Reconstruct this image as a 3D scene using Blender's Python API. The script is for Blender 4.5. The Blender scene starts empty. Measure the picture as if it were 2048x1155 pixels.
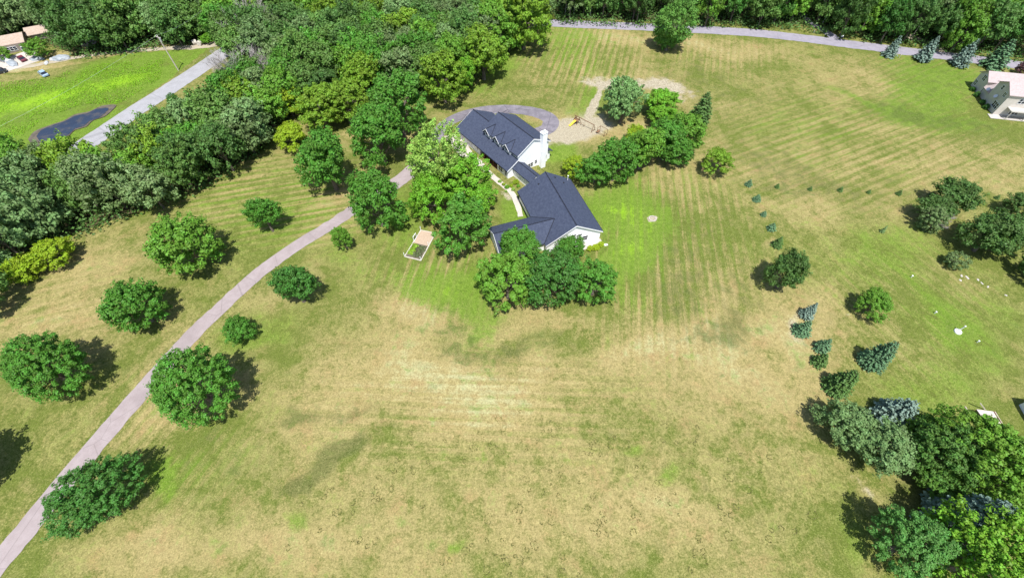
import bpy, bmesh, math, random
import numpy as np
from mathutils import Vector, Matrix, noise as mnoise
R = math.radians
rng = np.random.default_rng(7); random.seed(7)
S = bpy.context.scene
# ------------------------------------------------------------------ camera
FPX, PITCH, CAMH = 900.0, R(54.0), 84.0
cam = bpy.data.cameras.new('camera'); co = bpy.data.objects.new('camera', cam); S.collection.objects.link(co)
co.location = (0, 0, CAMH); co.rotation_euler = (R(90) - PITCH, 0, 0)
cam.sensor_width = 36; cam.lens = 36 * FPX / 2048; cam.clip_start = 1; cam.clip_end = 3000
S.camera = co
# ------------------------------------------------------------------ light
def ray(px, py):
    c, s = math.cos(PITCH), math.sin(PITCH)
    F = Vector((0, c, -s)); U = Vector((0, s, c))
    return F * FPX + Vector((px - 1024.0, 0, 0)) - U * (py - 577.5)
SUN = -ray(962, 775).normalized()
EL = math.asin(SUN.z); AZ = math.atan2(SUN.x, SUN.y)
w = bpy.data.worlds.new('World'); S.world = w; w.use_nodes = True
nt = w.node_tree; nt.nodes.clear()
sky = nt.nodes.new('ShaderNodeTexSky'); sky.sky_type = 'NISHITA'; sky.sun_disc = False
sky.sun_elevation = EL; sky.sun_rotation = AZ
bg = nt.nodes.new('ShaderNodeBackground'); bg.inputs[1].default_value = 0.125
wo = nt.nodes.new('ShaderNodeOutputWorld'); nt.links.new(sky.outputs[0], bg.inputs[0]); nt.links.new(bg.outputs[0], wo.inputs[0])
sl = bpy.data.lights.new('sun', 'SUN'); sl.energy = 5.0; sl.angle = R(0.5); sl.color = (1, 0.98, 0.945)
so = bpy.data.objects.new('sun', sl); S.collection.objects.link(so)
so.rotation_euler = SUN.to_track_quat('Z', 'Y').to_euler(); so.location = (0, 0, 60)
S.view_settings.view_transform = 'Standard'; S.view_settings.look = 'None'
S.view_settings.exposure = 0.55; S.view_settings.gamma = 1; S.view_settings.use_curve_mapping = False
S.render.engine = 'CYCLES'; S.cycles.max_bounces = 6; S.cycles.transparent_max_bounces = 6
S.render.resolution_x = 1024; S.render.resolution_y = 577
COL = S.collection
# ------------------------------------------------------------------ terrain height
HUX, HUY, HTH = 6.0, 104.5, -0.898
def hz(x, y):
    """ground height: gentle lawn, hollow behind the farmhouse gable, pond basin"""
    x = np.asarray(x, float); y = np.asarray(y, float)
    z = 0.25 * np.sin(x * .021 + 1) * np.sin(y * .027) * np.clip((np.hypot(x - 5, y - 90) - 30) / 40, 0, 1)
    z = z - 2.3 * np.exp(-(((x - 13.5) / 6.5) ** 2 + ((y - 103) / 6.5) ** 2) ** 1.5)
    z = z - 0.5 * np.exp(-(((x + 117) * .7 + (y - 119) * .5) / 9) ** 2 - (((x + 117) * -.5 + (y - 119) * .7) / 9) ** 2)
    return z
def h1(x, y): return float(hz(x, y))
def at(px, py, z=0.0):
    """photograph pixel -> point z metres above the ground"""
    d = ray(px, py); g = 0.0
    for _ in range(5):
        t = (g + z - CAMH) / d.z; x, y = d.x * t, d.y * t; g = h1(x, y)
    return Vector((x, y, g + z))
def depth(P): return P.y * math.cos(PITCH) + (CAMH - P.z) * math.sin(PITCH)
# ------------------------------------------------------------------ helpers
def tag(o, label=None, cat=None, group=None, kind=None):
    if label: o['label'] = label
    if cat: o['category'] = cat
    if group: o['group'] = group
    if kind: o['kind'] = kind
    return o
def empty(name, loc, rz=0, **k):
    o = bpy.data.objects.new(name, None); COL.objects.link(o); o.location = loc; o.rotation_euler = (0, 0, rz)
    o.empty_display_size = .3; return tag(o, **k)
def link(name, me, parent=None, **k):
    o = bpy.data.objects.new(name, me); COL.objects.link(o)
    if parent: o.parent = parent
    return tag(o, **k)
def fast_mesh(name, V, F, mat, attr=None, smooth=False):
    """V (n,3), F (m,k) uniform polygons"""
    V = np.asarray(V, np.float32); F = np.asarray(F, np.int32); me = bpy.data.meshes.new(name)
    m, k = F.shape
    me.vertices.add(len(V)); me.vertices.foreach_set('co', V.ravel())
    me.loops.add(m * k); me.loops.foreach_set('vertex_index', F.ravel())
    me.polygons.add(m); me.polygons.foreach_set('loop_start', np.arange(0, m * k, k, dtype=np.int32))
    me.polygons.foreach_set('loop_total', np.full(m, k, np.int32))
    me.update(calc_edges=True)
    if smooth: me.polygons.foreach_set('use_smooth', np.ones(m, bool))
    if attr is not None:
        a = me.attributes.new('var', 'FLOAT', 'FACE'); a.data.foreach_set('value', np.asarray(attr, np.float32))
    me.materials.append(mat); return me
class MB:
    def __init__(s): s.v = []; s.f = []
    def poly(s, pts):
        n = len(s.v); s.v += [tuple(p) for p in pts]; s.f.append(list(range(n, n + len(pts))))
    def solid(s, A, B):
        """loft two equal-length loops, capped"""
        n = len(s.v); k = len(A); s.v += [tuple(p) for p in A] + [tuple(p) for p in B]
        s.f.append(list(range(n, n + k))[::-1]); s.f.append(list(range(n + k, n + 2 * k)))
        for i in range(k):
            j = (i + 1) % k; s.f.append([n + i, n + j, n + k + j, n + k + i])
    def box(s, x0, x1, y0, y1, z0, z1):
        A = [(x0, y0, z0), (x1, y0, z0), (x1, y1, z0), (x0, y1, z0)]
        s.solid(A, [(x, y, z1) for x, y, _ in A])
    def bar(s, a, b, w, h=None):
        a = Vector(a); b = Vector(b); h = h or w; d = (b - a).normalized()
        up = Vector((0, 0, 1)) if abs(d.z) < .95 else Vector((1, 0, 0))
        r = d.cross(up).normalized() * w / 2; u = r.cross(d).normalized() * h / 2
        s.solid([a + r + u, a - r + u, a - r - u, a + r - u], [b + r + u, b - r + u, b - r - u, b + r - u])
    def tube(s, pts, rad, n=6):
        rings = []; pts = [Vector(p) for p in pts]
        if not hasattr(rad, '__len__'): rad = [rad] * len(pts)
        for i, p in enumerate(pts):
            d = (pts[min(i + 1, len(pts) - 1)] - pts[max(i - 1, 0)]).normalized()
            up = Vector((0, 0, 1)) if abs(d.z) < .9 else Vector((1, 0, 0))
            a = d.cross(up).normalized(); b = a.cross(d)
            rings.append([p + (a * math.cos(t) + b * math.sin(t)) * rad[i] for t in [2 * math.pi * k / n for k in range(n)]])
        base = len(s.v)
        for r in rings: s.v += [tuple(q) for q in r]
        for i in range(len(rings) - 1):
            for k in range(n):
                j = (k + 1) % n; s.f.append([base + i * n + k, base + i * n + j, base + (i + 1) * n + j, base + (i + 1) * n + k])
        s.f.append([base + k for k in range(n)]); s.f.append([base + (len(rings) - 1) * n + k for k in range(n)][::-1])
    def prism_x(s, prof, a0, a1):   # prof (b,z): b = towards the front (local -y)
        s.solid([(a0, -b, z) for b, z in prof], [(a1, -b, z) for b, z in prof])
    def prism_y(s, prof, b0, b1):   # prof (a,z)
        s.solid([(a, -b0, z) for a, z in prof], [(a, -b1, z) for a, z in prof])
    def build(s, name, mat, parent=None, bevel=0, smooth=False, **k):
        me = bpy.data.meshes.new(name); me.from_pydata(s.v, [], s.f); me.update()
        bm = bmesh.new(); bm.from_mesh(me); bmesh.ops.recalc_face_normals(bm, faces=bm.faces); bm.to_mesh(me); bm.free()
        me.materials.append(mat)
        if smooth:
            for p in me.polygons: p.use_smooth = True
        o = link(name, me, parent, **k)
        if bevel:
            b = o.modifiers.new('bevel', 'BEVEL'); b.width = bevel; b.segments = 2; b.limit_method = 'ANGLE'
        return o
# ------------------------------------------------------------------ materials
def mat(name, col=(.5, .5, .5), rough=.8, spec=.3, metal=0):
    m = bpy.data.materials.new(name); m.use_nodes = True; n = m.node_tree.nodes; b = n['Principled BSDF']
    b.inputs['Base Color'].default_value = (*col, 1); b.inputs['Roughness'].default_value = rough
    b.inputs['Specular IOR Level'].default_value = spec; b.inputs['Metallic'].default_value = metal
    return m
class N:
    """small node helper"""
    def __init__(s, m): s.t = m.node_tree; s.b = s.t.nodes['Principled BSDF']
    def new(s, typ, **k):
        n = s.t.nodes.new(typ)
        for a, v in k.items(): setattr(n, a, v)
        return n
    def l(s, a, b): s.t.links.new(a, b)
    def put(s, i, v):
        if isinstance(v, bpy.types.NodeSocket): s.l(v, i)
        elif hasattr(v, '__len__') and len(v) == 3 and i.type == 'RGBA': i.default_value = (*v, 1)
        else: i.default_value = v
    def noise(s, vec, scale, detail=4, rough=.55, dist=0):
        n = s.new('ShaderNodeTexNoise'); n.inputs['Scale'].default_value = scale; n.inputs['Detail'].default_value = detail
        n.inputs['Roughness'].default_value = rough; n.inputs['Distortion'].default_value = dist
        if vec is not None: s.l(vec, n.inputs['Vector'])
        return n.outputs['Fac']
    def math(s, op, a, b=0.0, c=None, clamp=False):
        n = s.new('ShaderNodeMath', operation=op, use_clamp=clamp); s.put(n.inputs[0], a); s.put(n.inputs[1], b)
        if c is not None: s.put(n.inputs[2], c)
        return n.outputs[0]
    def ss(s, v, a, b, lo=0.0, hi=1.0):
        n = s.new('ShaderNodeMapRange', interpolation_type='SMOOTHSTEP'); s.put(n.inputs[0], v)
        n.inputs[1].default_value = a; n.inputs[2].default_value = b; n.inputs[3].default_value = lo; n.inputs[4].default_value = hi
        return n.outputs[0]
    def mix(s, f, a, b, blend='MIX'):
        n = s.new('ShaderNodeMix', data_type='RGBA', blend_type=blend); s.put(n.inputs[0], f); s.put(n.inputs[6], a); s.put(n.inputs[7], b)
        return n.outputs[2]
    def bump(s, h, st, dist=.1):
        n = s.new('ShaderNodeBump'); n.inputs['Strength'].default_value = st; n.inputs['Distance'].default_value = dist
        s.l(h, n.inputs['Height']); s.l(n.outputs[0], s.b.inputs['Normal'])
    def pos(s): return s.new('ShaderNodeNewGeometry').outputs['Position']
    def obj(s): return s.new('ShaderNodeTexCoord').outputs['Object']
def noisy(name, c1, c2, scale, rough=.85, detail=5, bump=0, spec=.2, coord='obj', c3=None):
    m = mat(name, c1, rough, spec); k = N(m); v = k.obj() if coord == 'obj' else k.pos()
    f = k.ss(k.noise(v, scale, detail), .3, .7); c = k.mix(f, c1, c2)
    if c3: c = k.mix(k.ss(k.noise(v, scale * .13, 3), .4, .65), c, c3)
    k.l(c, k.b.inputs['Base Color'])
    if bump: k.bump(f, bump)
    return m
def leaf_mat(name, trans=.3, sat=1.0):
    m = mat(name, (.05, .1, .02), .55, .25); k = N(m); t = k.t
    oi = k.new('ShaderNodeObjectInfo'); at_ = k.new('ShaderNodeAttribute', attribute_name='var')
    v = at_.outputs['Fac']
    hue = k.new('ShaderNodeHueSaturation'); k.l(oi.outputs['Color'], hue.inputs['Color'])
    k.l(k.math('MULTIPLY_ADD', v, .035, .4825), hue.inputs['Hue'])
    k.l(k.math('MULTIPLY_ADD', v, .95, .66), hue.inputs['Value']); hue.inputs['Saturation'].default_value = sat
    k.l(hue.outputs[0], k.b.inputs['Base Color'])
    tr = k.new('ShaderNodeBsdfTranslucent')
    hb = k.mix(.5, hue.outputs[0], (.13, .26, .03)); k.l(hb, tr.inputs[0])
    ms = k.new('ShaderNodeMixShader'); ms.inputs[0].default_value = trans
    out = t.nodes['Material Output']; k.l(k.b.outputs[0], ms.inputs[1]); k.l(tr.outputs[0], ms.inputs[2]); k.l(ms.outputs[0], out.inputs[0])
    return m
M = {}
M['leaf'] = leaf_mat('leaves', .34); M['needle'] = leaf_mat('needles', .1)
M['bark'] = noisy('bark', (.10, .08, .06), (.19, .16, .13), 3, .95, bump=.4)
M['deadwood'] = noisy('dead_wood', (.30, .27, .25), (.42, .38, .36), 4, .95)
# ground -----------------------------------------------------------------
def ground_mat():
    m = mat('lawn', (.15, .2, .05), .95, .05); k = N(m); p = k.pos()
    a = k.new('ShaderNodeAttribute', attribute_name='turf'); sep = k.new('ShaderNodeSeparateColor'); k.l(a.outputs['Color'], sep.inputs[0])
    dry, lush, dark, bare = sep.outputs[0], sep.outputs[1], sep.outputs[2], a.outputs['Alpha']
    mw = k.new('ShaderNodeAttribute', attribute_name='mow'); sx = k.new('ShaderNodeSeparateXYZ'); k.l(mw.outputs['Vector'], sx.inputs[0])
    big = k.noise(p, .045, 6, .6, .6); mid = k.noise(p, .35, 6, .62, .4); fine = k.noise(p, 3.2, 5, .7); mid2 = k.noise(p, .13, 5, .6, 1.0)
    # streaks along the mowing direction
    cb = k.new('ShaderNodeCombineXYZ'); k.l(k.math('MULTIPLY', sx.outputs[0], 1.0), cb.inputs[0]); k.l(k.math('MULTIPLY', sx.outputs[1], .035), cb.inputs[1])
    st = k.noise(cb.outputs[0], 1.5, 5, .65, .15)
    wob = k.math('ADD', sx.outputs[0], k.math('MULTIPLY', k.noise(p, .03, 2), 1.6))
    sn = k.math('SINE', k.math('MULTIPLY', wob, 2.6)); amp = sx.outputs[2]
    strp = k.math('MULTIPLY', amp, k.math('ADD', k.math('MULTIPLY', k.math('SUBTRACT', st, .5), 2.0), k.math('MULTIPLY', sn, .2)))
    tuft = k.noise(p, 1.15, 6, .72, .5); clump = k.math('MULTIPLY', k.math('SUBTRACT', tuft, .5), 1.0)
    d = k.math('ADD', dry, k.math('MULTIPLY', k.math('SUBTRACT', big, .5), 1.5))
    d = k.math('ADD', d, k.math('MULTIPLY', k.math('SUBTRACT', mid, .5), 1.5))
    d = k.math('ADD', d, k.math('MULTIPLY', k.math('SUBTRACT', mid2, .5), 1.7))
    d = k.math('ADD', d, k.math('MULTIPLY', clump, 1.1))
    d = k.math('ADD', d, k.math('MULTIPLY', k.math('SUBTRACT', fine, .5), .9)); d = k.math('ADD', d, k.math('MULTIPLY', strp, 1.6))
    dm = k.ss(d, -.1, 1.05)
    c = k.mix(dm, (.094, .121, .021), (.276, .222, .094))
    red = k.ss(k.math('ADD', k.noise(p, .22, 4), k.math('MULTIPLY', k.math('SUBTRACT', fine, .5), .3)), .52, .74)
    c = k.mix(k.math('MULTIPLY', k.math('MULTIPLY', red, dm), .65), c, (.27, .175, .08))
    pale = k.ss(d, .9, 2.0); c = k.mix(pale, c, (.345, .335, .175))  # driest straw tint; also carries the painted hot spot near the centre
    lb = k.math('ADD', lush, k.math('ADD', k.math('MULTIPLY', k.math('SUBTRACT', mid2, .5), 1.6), k.math('ADD', k.math('MULTIPLY', k.math('SUBTRACT', mid, .5), 1.3), k.math('MULTIPLY', clump, .9))))
    lb = k.math('SUBTRACT', lb, k.math('MULTIPLY', strp, 1.1))
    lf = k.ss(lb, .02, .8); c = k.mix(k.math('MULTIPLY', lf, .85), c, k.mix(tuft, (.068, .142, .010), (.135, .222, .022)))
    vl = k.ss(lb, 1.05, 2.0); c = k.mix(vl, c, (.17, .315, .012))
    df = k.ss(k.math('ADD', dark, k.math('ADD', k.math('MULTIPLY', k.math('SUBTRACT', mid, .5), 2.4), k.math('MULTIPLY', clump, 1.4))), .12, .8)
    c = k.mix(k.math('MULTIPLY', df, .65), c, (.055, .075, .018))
    # small rings of tufted grass
    vo = k.new('ShaderNodeTexVoronoi'); vo.inputs['Scale'].default_value = .36; vo.inputs['Randomness'].default_value = 1
    wp = k.new('ShaderNodeVectorMath', operation='ADD'); k.l(p, wp.inputs[0])
    nn = k.new('ShaderNodeTexNoise'); nn.inputs['Scale'].default_value = 1.1; nn.inputs['Detail'].default_value = 6; nn.inputs['Roughness'].default_value = .7
    sc = k.new('ShaderNodeVectorMath', operation='SCALE'); k.l(nn.outputs['Color'], sc.inputs[0]); sc.inputs['Scale'].default_value = 1.5
    k.l(sc.outputs[0], wp.inputs[1]); k.l(wp.outputs[0], vo.inputs['Vector'])
    vs = k.new('ShaderNodeSeparateColor'); k.l(vo.outputs['Color'], vs.inputs[0])
    rad = k.math('MULTIPLY_ADD', vs.outputs[1], .12, .08)
    rr = k.math('ABSOLUTE', k.math('SUBTRACT', vo.outputs['Distance'], rad)); ring = k.ss(rr, .018, .05, 1, 0)
    ra = k.new('ShaderNodeAttribute', attribute_name='ring')
    gate = k.ss(k.math('ADD', vs.outputs[0], k.math('MULTIPLY', k.math('SUBTRACT', k.noise(p, .12, 2), .5), 2.2)), .28, .33)
    rf = k.math('MULTIPLY', k.math('MULTIPLY', ring, gate), ra.outputs['Fac'])
    inn = k.math('MULTIPLY', k.math('MULTIPLY', k.ss(k.math('SUBTRACT', vo.outputs['Distance'], rad), -.05, -.01, 1, 0), gate), ra.outputs['Fac'])
    # bare soil and litter
    bf = k.ss(k.math('ADD', bare, k.math('MULTIPLY', k.math('SUBTRACT', mid, .5), 1.0)), .35, .75)
    soil = k.mix(k.ss(fine, .35, .65), (.27, .225, .155), (.37, .33, .25)); c = k.mix(bf, c, soil)
    # leaf litter under the woods
    li = k.new('ShaderNodeAttribute', attribute_name='litter')
    c = k.mix(k.ss(li.outputs['Fac'], .2, .8), c, k.mix(fine, (.035, .04, .015), (.09, .075, .04)))
    sp = k.noise(p, 5.5, 5, .85); c = k.mix(k.ss(sp, .5, .72, .0, .5), c, (.48, .42, .19)); c = k.mix(k.ss(sp, .5, .3, .0, .6), c, (.055, .065, .015))
    val = k.math('ADD', k.math('MULTIPLY', k.math('SUBTRACT', tuft, .5), .9), k.math('MULTIPLY', k.math('SUBTRACT', fine, .5), 1.2))
    vc = k.new('ShaderNodeCombineColor'); vm = k.math('ADD', val, 1.0)
    for i_ in range(3): k.l(vm, vc.inputs[i_])
    c = k.mix(1.0, c, vc.outputs[0], 'MULTIPLY')
    k.l(c, k.b.inputs['Base Color']); k.bump(k.math('ADD', k.math('MULTIPLY', fine, .6), k.math('MULTIPLY', sp, .4)), .6, .12)
    return m
M['lawn'] = ground_mat()
def px_of(X, Y, Z):
    c, s = math.cos(PITCH), math.sin(PITCH)
    dz = Z - CAMH; de = Y * c - dz * s; up = Y * s + dz * c
    de = np.where(de < 5, 5, de)
    return 1024 + FPX * X / de, 577.5 - FPX * up / de
def inpoly(x, y, P):
    ins = np.zeros(np.shape(x), bool); n = len(P)
    for i in range(n):
        x0, y0 = P[i]; x1, y1 = P[(i + 1) % n]
        with np.errstate(divide='ignore', invalid='ignore'):
            c = ((y0 > y) != (y1 > y)) & (x < (x1 - x0) * (y - y0) / (y1 - y0 + 1e-12) + x0)
        ins ^= c
    return ins
def wpoly(pts, z=0): return [tuple(at(x, y, z)[:2]) for x, y in pts]
# patches of turf: photo centre, radii, tilt, (dry, lush, dark, bare)
PATCH = [
 (960, 790, 230, 90, 0, .8, 0, 0, 0), (930, 770, 110, 60, 0, .35, 0, 0, 0), (720, 800, 190, 70, -20, .55, 0, 0, 0), (750, 700, 150, 60, -10, .5, 0, 0, 0),  # opening pair: dry grass plus the sun's backscatter hot spot painted as paleness
 (1400, 720, 220, 90, 0, .5, 0, 0, 0), (1480, 640, 90, 130, 30, .4, 0, 0, 0), (1620, 660, 70, 120, 20, .6, 0, 0, .1), (1500, 800, 200, 80, 0, .25, 0, 0, 0),
 (820, 590, 60, 60, 0, .6, 0, 0, 0), (880, 640, 120, 30, 10, .45, 0, 0, 0), (1060, 640, 120, 30, 0, .5, 0, 0, 0), (1320, 690, 130, 30, -15, .5, 0, 0, 0),
 (1100, 960, 400, 130, 0, .25, 0, 0, 0), (1250, 1080, 250, 90, 0, .25, 0, 0, 0), (560, 1100, 200, 60, 0, .35, 0, 0, 0), (250, 1090, 140, 50, -20, .5, 0, 0, 0), (1000, 1060, 560, 120, 0, .28, 0, 0, 0), (1400, 930, 250, 120, 0, .2, 0, 0, 0),
 (120, 600, 220, 90, -20, .5, 0, 0, 0), (60, 660, 150, 60, 0, .25, 0, 0, 0), (300, 720, 80, 40, -40, .4, 0, 0, 0), (470, 380, 160, 60, -15, .2, .25, 0, 0),
 (640, 470, 60, 20, -30, .5, 0, 0, 0), (690, 390, 90, 22, -25, .55, 0, 0, 0), (530, 600, 100, 30, -45, .4, 0, 0, 0), (350, 800, 60, 130, 45, .45, 0, 0, 0),
 (1560, 420, 140, 40, 10, .45, 0, 0, 0), (1500, 260, 160, 80, 10, .15, 0, .1, 0), (1700, 170, 160, 45, 0, .4, 0, 0, 0), (1240, 110, 160, 60, 0, .25, 0, 0, 0),
 (1700, 330, 160, 50, 0, .35, 0, 0, 0), (1320, 330, 140, 60, 0, .3, 0, 0, 0), (1420, 90, 200, 14, 6, .6, 0, 0, 0), (1180, 70, 120, 14, 4, .5, .2, 0, 0),
 (1900, 420, 200, 60, 0, .25, 0, 0, 0), (1950, 340, 160, 50, 0, .35, 0, 0, 0), (1700, 520, 160, 60, 0, .05, .2, 0, 0), (1320, 260, 60, 30, 0, .5, 0, 0, 0), (1260, 260, 90, 25, 0, .4, 0, 0, 0),
 (810, 290, 40, 18, -40, .6, 0, 0, 0), (720, 270, 50, 16, -20, .7, 0, 0, 0), (1060, 240, 50, 12, 10, .5, 0, 0, 0),
 # lush
 (1270, 460, 70, 80, 60, 0, 1.0, 0, 0), (1230, 400, 50, 40, 0, 0, .9, 0, 0), (1250, 540, 70, 60, 0, 0, .75, 0, 0), (1120, 300, 30, 30, 0, 0, .9, 0, 0), (1030, 430, 50, 40, 0, 0, .9, 0, 0),
 (860, 560, 80, 45, 0, 0, .95, 0, 0), (930, 610, 50, 60, 0, 0, .85, 0, 0), (820, 440, 60, 70, 0, 0, .6, 0, 0), (700, 500, 80, 60, 0, 0, .35, 0, 0), (560, 450, 120, 70, -20, 0, .35, 0, 0),
 (1130, 80, 60, 60, 0, 0, .5, 0, 0), (1180, 200, 40, 50, 30, 0, .6, 0, 0), (880, 190, 80, 16, -15, 0, .6, 0, 0), (1000, 130, 60, 40, -40, 0, .6, 0, 0), (330, 970, 40, 50, 30, 0, 1.0, 0, 0),
 (500, 690, 70, 22, 0, 0, .5, 0, 0), (540, 650, 60, 40, 0, 0, .4, 0, 0), (1870, 170, 100, 55, 0, 0, .9, .3, 0), (1800, 225, 60, 22, 20, 0, .5, .4, 0), (1900, 250, 110, 22, 10, 0, .6, .5, 0), (1720, 195, 90, 6, 18, 0, .6, .2, 0),
 (1600, 260, 100, 60, 0, 0, .25, .1, 0), (570, 1045, 25, 25, 0, 0, .6, 0, 0), (1900, 600, 150, 110, 0, 0, .15, 0, 0), (1780, 500, 120, 60, 0, 0, .25, 0, 0), (1960, 700, 100, 100, 0, 0, .4, .1, 0),
 (1830, 800, 80, 60, 0, 0, .5, 0, 0), (1860, 630, 25, 90, -35, 0, .5, .1, 0), (1240, 890, 30, 12, 0, 0, .7, 0, 0), (890, 1090, 20, 12, 0, 0, .8, .1, 0), (1330, 945, 40, 20, -30, 0, .7, 0, 0), (600, 830, 60, 20, 0, 0, .2, .3, 0),
 (480, 900, 90, 60, 0, 0, .15, .2, 0), (420, 950, 60, 60, 0, 0, .2, .1, 0), (1700, 1080, 60, 60, 0, 0, .5, .1, 0),
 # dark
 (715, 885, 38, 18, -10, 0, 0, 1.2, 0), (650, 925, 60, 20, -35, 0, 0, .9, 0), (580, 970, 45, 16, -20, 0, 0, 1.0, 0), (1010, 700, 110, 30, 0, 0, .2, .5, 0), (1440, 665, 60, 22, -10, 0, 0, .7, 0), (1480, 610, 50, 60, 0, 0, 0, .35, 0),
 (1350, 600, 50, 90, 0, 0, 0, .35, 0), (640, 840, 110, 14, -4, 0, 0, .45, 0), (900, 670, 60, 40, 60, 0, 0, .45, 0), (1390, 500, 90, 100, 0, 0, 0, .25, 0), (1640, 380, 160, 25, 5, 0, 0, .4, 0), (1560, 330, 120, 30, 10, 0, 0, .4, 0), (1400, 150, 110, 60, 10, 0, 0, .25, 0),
 # bare soil
 (1215, 162, 70, 13, 0, .5, 0, 0, .75), (1335, 175, 60, 19, 12, .5, 0, 0, .78), (1120, 272, 62, 20, -15, .5, 0, 0, .7), (1180, 240, 60, 34, 10, .5, 0, 0, .55), (1150, 262, 70, 26, 5, .6, 0, 0, .5), (1190, 205, 8, 34, 25, .3, 0, 0, .9), (1162, 262, 50, 20, 0, .5, 0, 0, .4),
 (1600, 650, 14, 60, -20, .3, 0, 0, .45), (1650, 770, 30, 14, 30, .4, 0, 0, .5), (1750, 960, 60, 12, 10, .4, 0, 0, .6), (1840, 1000, 30, 60, 0, 0, 0, .7, .2), (1020, 385, 28, 10, 30, 0, 0, 0, .7), (1305, 437, 11, 6, 0, 0, 0, 0, 1.4),
 (40, 140, 60, 20, 0, .8, 0, 0, .2), (150, 110, 160, 8, -8, .9, 0, 0, .3), (1560, 490, 18, 6, 0, .4, 0, 0, .4), (1740, 640, 40, 10, 0, .3, 0, 0, .4), (1780, 118, 16, 4, 0, 0, .6, 0, 0),
]
# marshy field on the left of the county road
MARSH = [(-200, 330), (-200, 150), (0, 148), (120, 135), (250, 108), (420, 95), (330, 165), (160, 280), (100, 330)]
WOOD_A = [(-260, 560), (-120, 520), (0, 470), (120, 430), (225, 395), (330, 360), (430, 310), (500, 262), (545, 215), (590, 175), (640, 178), (700, 170), (770, 152), (850, 150), (915, 135), (960, 100), (1010, 70), (1050, 45), (1090, 10),
          (1110, -40), (425, -40), (448, 60), (452, 120), (440, 180), (395, 232), (330, 250), (270, 264), (200, 305), (120, 318), (40, 318), (-60, 330), (-260, 380)]
WOOD_B = [(-120, 60), (20, 40), (90, 62), (135, 80), (215, 72), (300, 58), (400, 45), (440, 20), (470, -40), (-160, -60)]
WOOD_C = [(1112, 5), (1300, 8), (1450, 10), (1600, 14), (1640, 18), (1760, 38), (1880, 52), (2000, 68), (2110, 80), (2110, -40), (1112, -60)]
def make_ground():
    xs = np.concatenate([[-900, -600, -420, -330], np.arange(-270, 271, 1.0), [330, 420, 600, 900]])
    ys = np.concatenate([[-400, -200, -80, -30], np.arange(-6, 276, 1.0), [300, 340, 420, 600, 900, 1400]])
    X, Y = np.meshgrid(xs, ys); Z = hz(X, Y); ny, nx = X.shape
    V = np.stack([X, Y, Z], -1).reshape(-1, 3)
    i = np.arange(ny * nx).reshape(ny, nx)
    F = np.stack([i[:-1, :-1], i[:-1, 1:], i[1:, 1:], i[1:, :-1]], -1).reshape(-1, 4)
    me = fast_mesh('ground', V, F, M['lawn'], smooth=True)
    x, y = X.ravel(), Y.ravel(); u, v = px_of(x, y, Z.ravel())
    # ragged edges for the patches
    wx = np.array([mnoise.noise(Vector((a * .07, b * .07, 3.0))) for a, b in zip(x, y)]); wy = np.array([mnoise.noise(Vector((a * .07, b * .07, 9.0))) for a, b in zip(x, y)])
    sc = np.clip((v + 250) / 900, .15, 1.3)
    uu, vv = u + wx * 60 * sc, v + wy * 40 * sc
    D = np.full(len(x), .21); L = np.zeros(len(x)); K = np.zeros(len(x)); B = np.zeros(len(x))
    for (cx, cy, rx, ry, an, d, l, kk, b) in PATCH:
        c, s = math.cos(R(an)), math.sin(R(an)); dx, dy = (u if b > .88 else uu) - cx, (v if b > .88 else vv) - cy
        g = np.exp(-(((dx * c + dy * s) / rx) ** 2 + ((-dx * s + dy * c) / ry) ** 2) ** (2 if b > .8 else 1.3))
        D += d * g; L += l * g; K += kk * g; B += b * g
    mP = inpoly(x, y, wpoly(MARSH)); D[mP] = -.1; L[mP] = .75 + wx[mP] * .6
    def band(ax, ay, bx, by, wd, val):
        a = np.array(at(ax, ay)[:2]); b = np.array(at(bx, by)[:2]); d = b - a; t = np.clip(((x - a[0]) * d[0] + (y - a[1]) * d[1]) / (d @ d), 0, 1)
        r = np.hypot(x - a[0] - t * d[0], y - a[1] - t * d[1]) + wx * 4; g = np.exp(-(r / wd) ** 2); return g * val
    L += band(-60, 232, 100, 195, 7, .7) + band(100, 195, 230, 165, 6, .7) + band(230, 165, 300, 148, 4, .6)
    K += band(30, 240, 240, 185, 5, .25); D += band(-60, 165, 150, 140, 7, .5); L -= band(-60, 160, 150, 135, 8, .6)
    D[y < -5] = .4
    # mowing streaks: (photo centre, radius, photo direction, amplitude)
    P_ = np.zeros(len(x)); Q_ = np.zeros(len(x)); A_ = np.zeros(len(x)); best = np.full(len(x), -1.0)
    for cx, cy, rx, ry, dx, dy, amp in [(1330, 500, 240, 280, 6, 100, .68), (560, 400, 260, 120, 100, -18, .8), (1700, 300, 420, 160, 100, -38, .55), (1180, 120, 160, 100, -20, 60, .8),
                                        (1430, 110, 200, 70, -4, 60, .4), (1850, 160, 160, 90, 100, -45, .5), (950, 820, 420, 160, 100, 4, .45), (350, 850, 200, 220, 60, -70, .45), (120, 620, 200, 120, 100, -25, .35),
                                        (1800, 620, 260, 200, 60, 55, .3), (900, 540, 200, 120, -25, 90, .65), (950, 150, 60, 60, -60, 60, .5)]:
        a = at(cx - dx * .3, cy - dy * .3); b = at(cx + dx * .3, cy + dy * .3); d = (b - a); d.z = 0; d.normalize()
        g = np.exp(-((u - cx) / rx) ** 2 - ((v - cy) / ry) ** 2); s = g > best
        P_[s] = (x * -d.y + y * d.x)[s]; Q_[s] = (x * d.x + y * d.y)[s]; A_[s] = amp * np.clip(g[s] * 1.5 - .45, 0, 1); best[s] = g[s]
    A_ = A_ * (1 - mP); 
    ring = np.exp(-(((u - 1080) / 520) ** 2 + ((v - 1010) / 130) ** 2) ** 2)
    lit = np.zeros(len(x))
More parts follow.
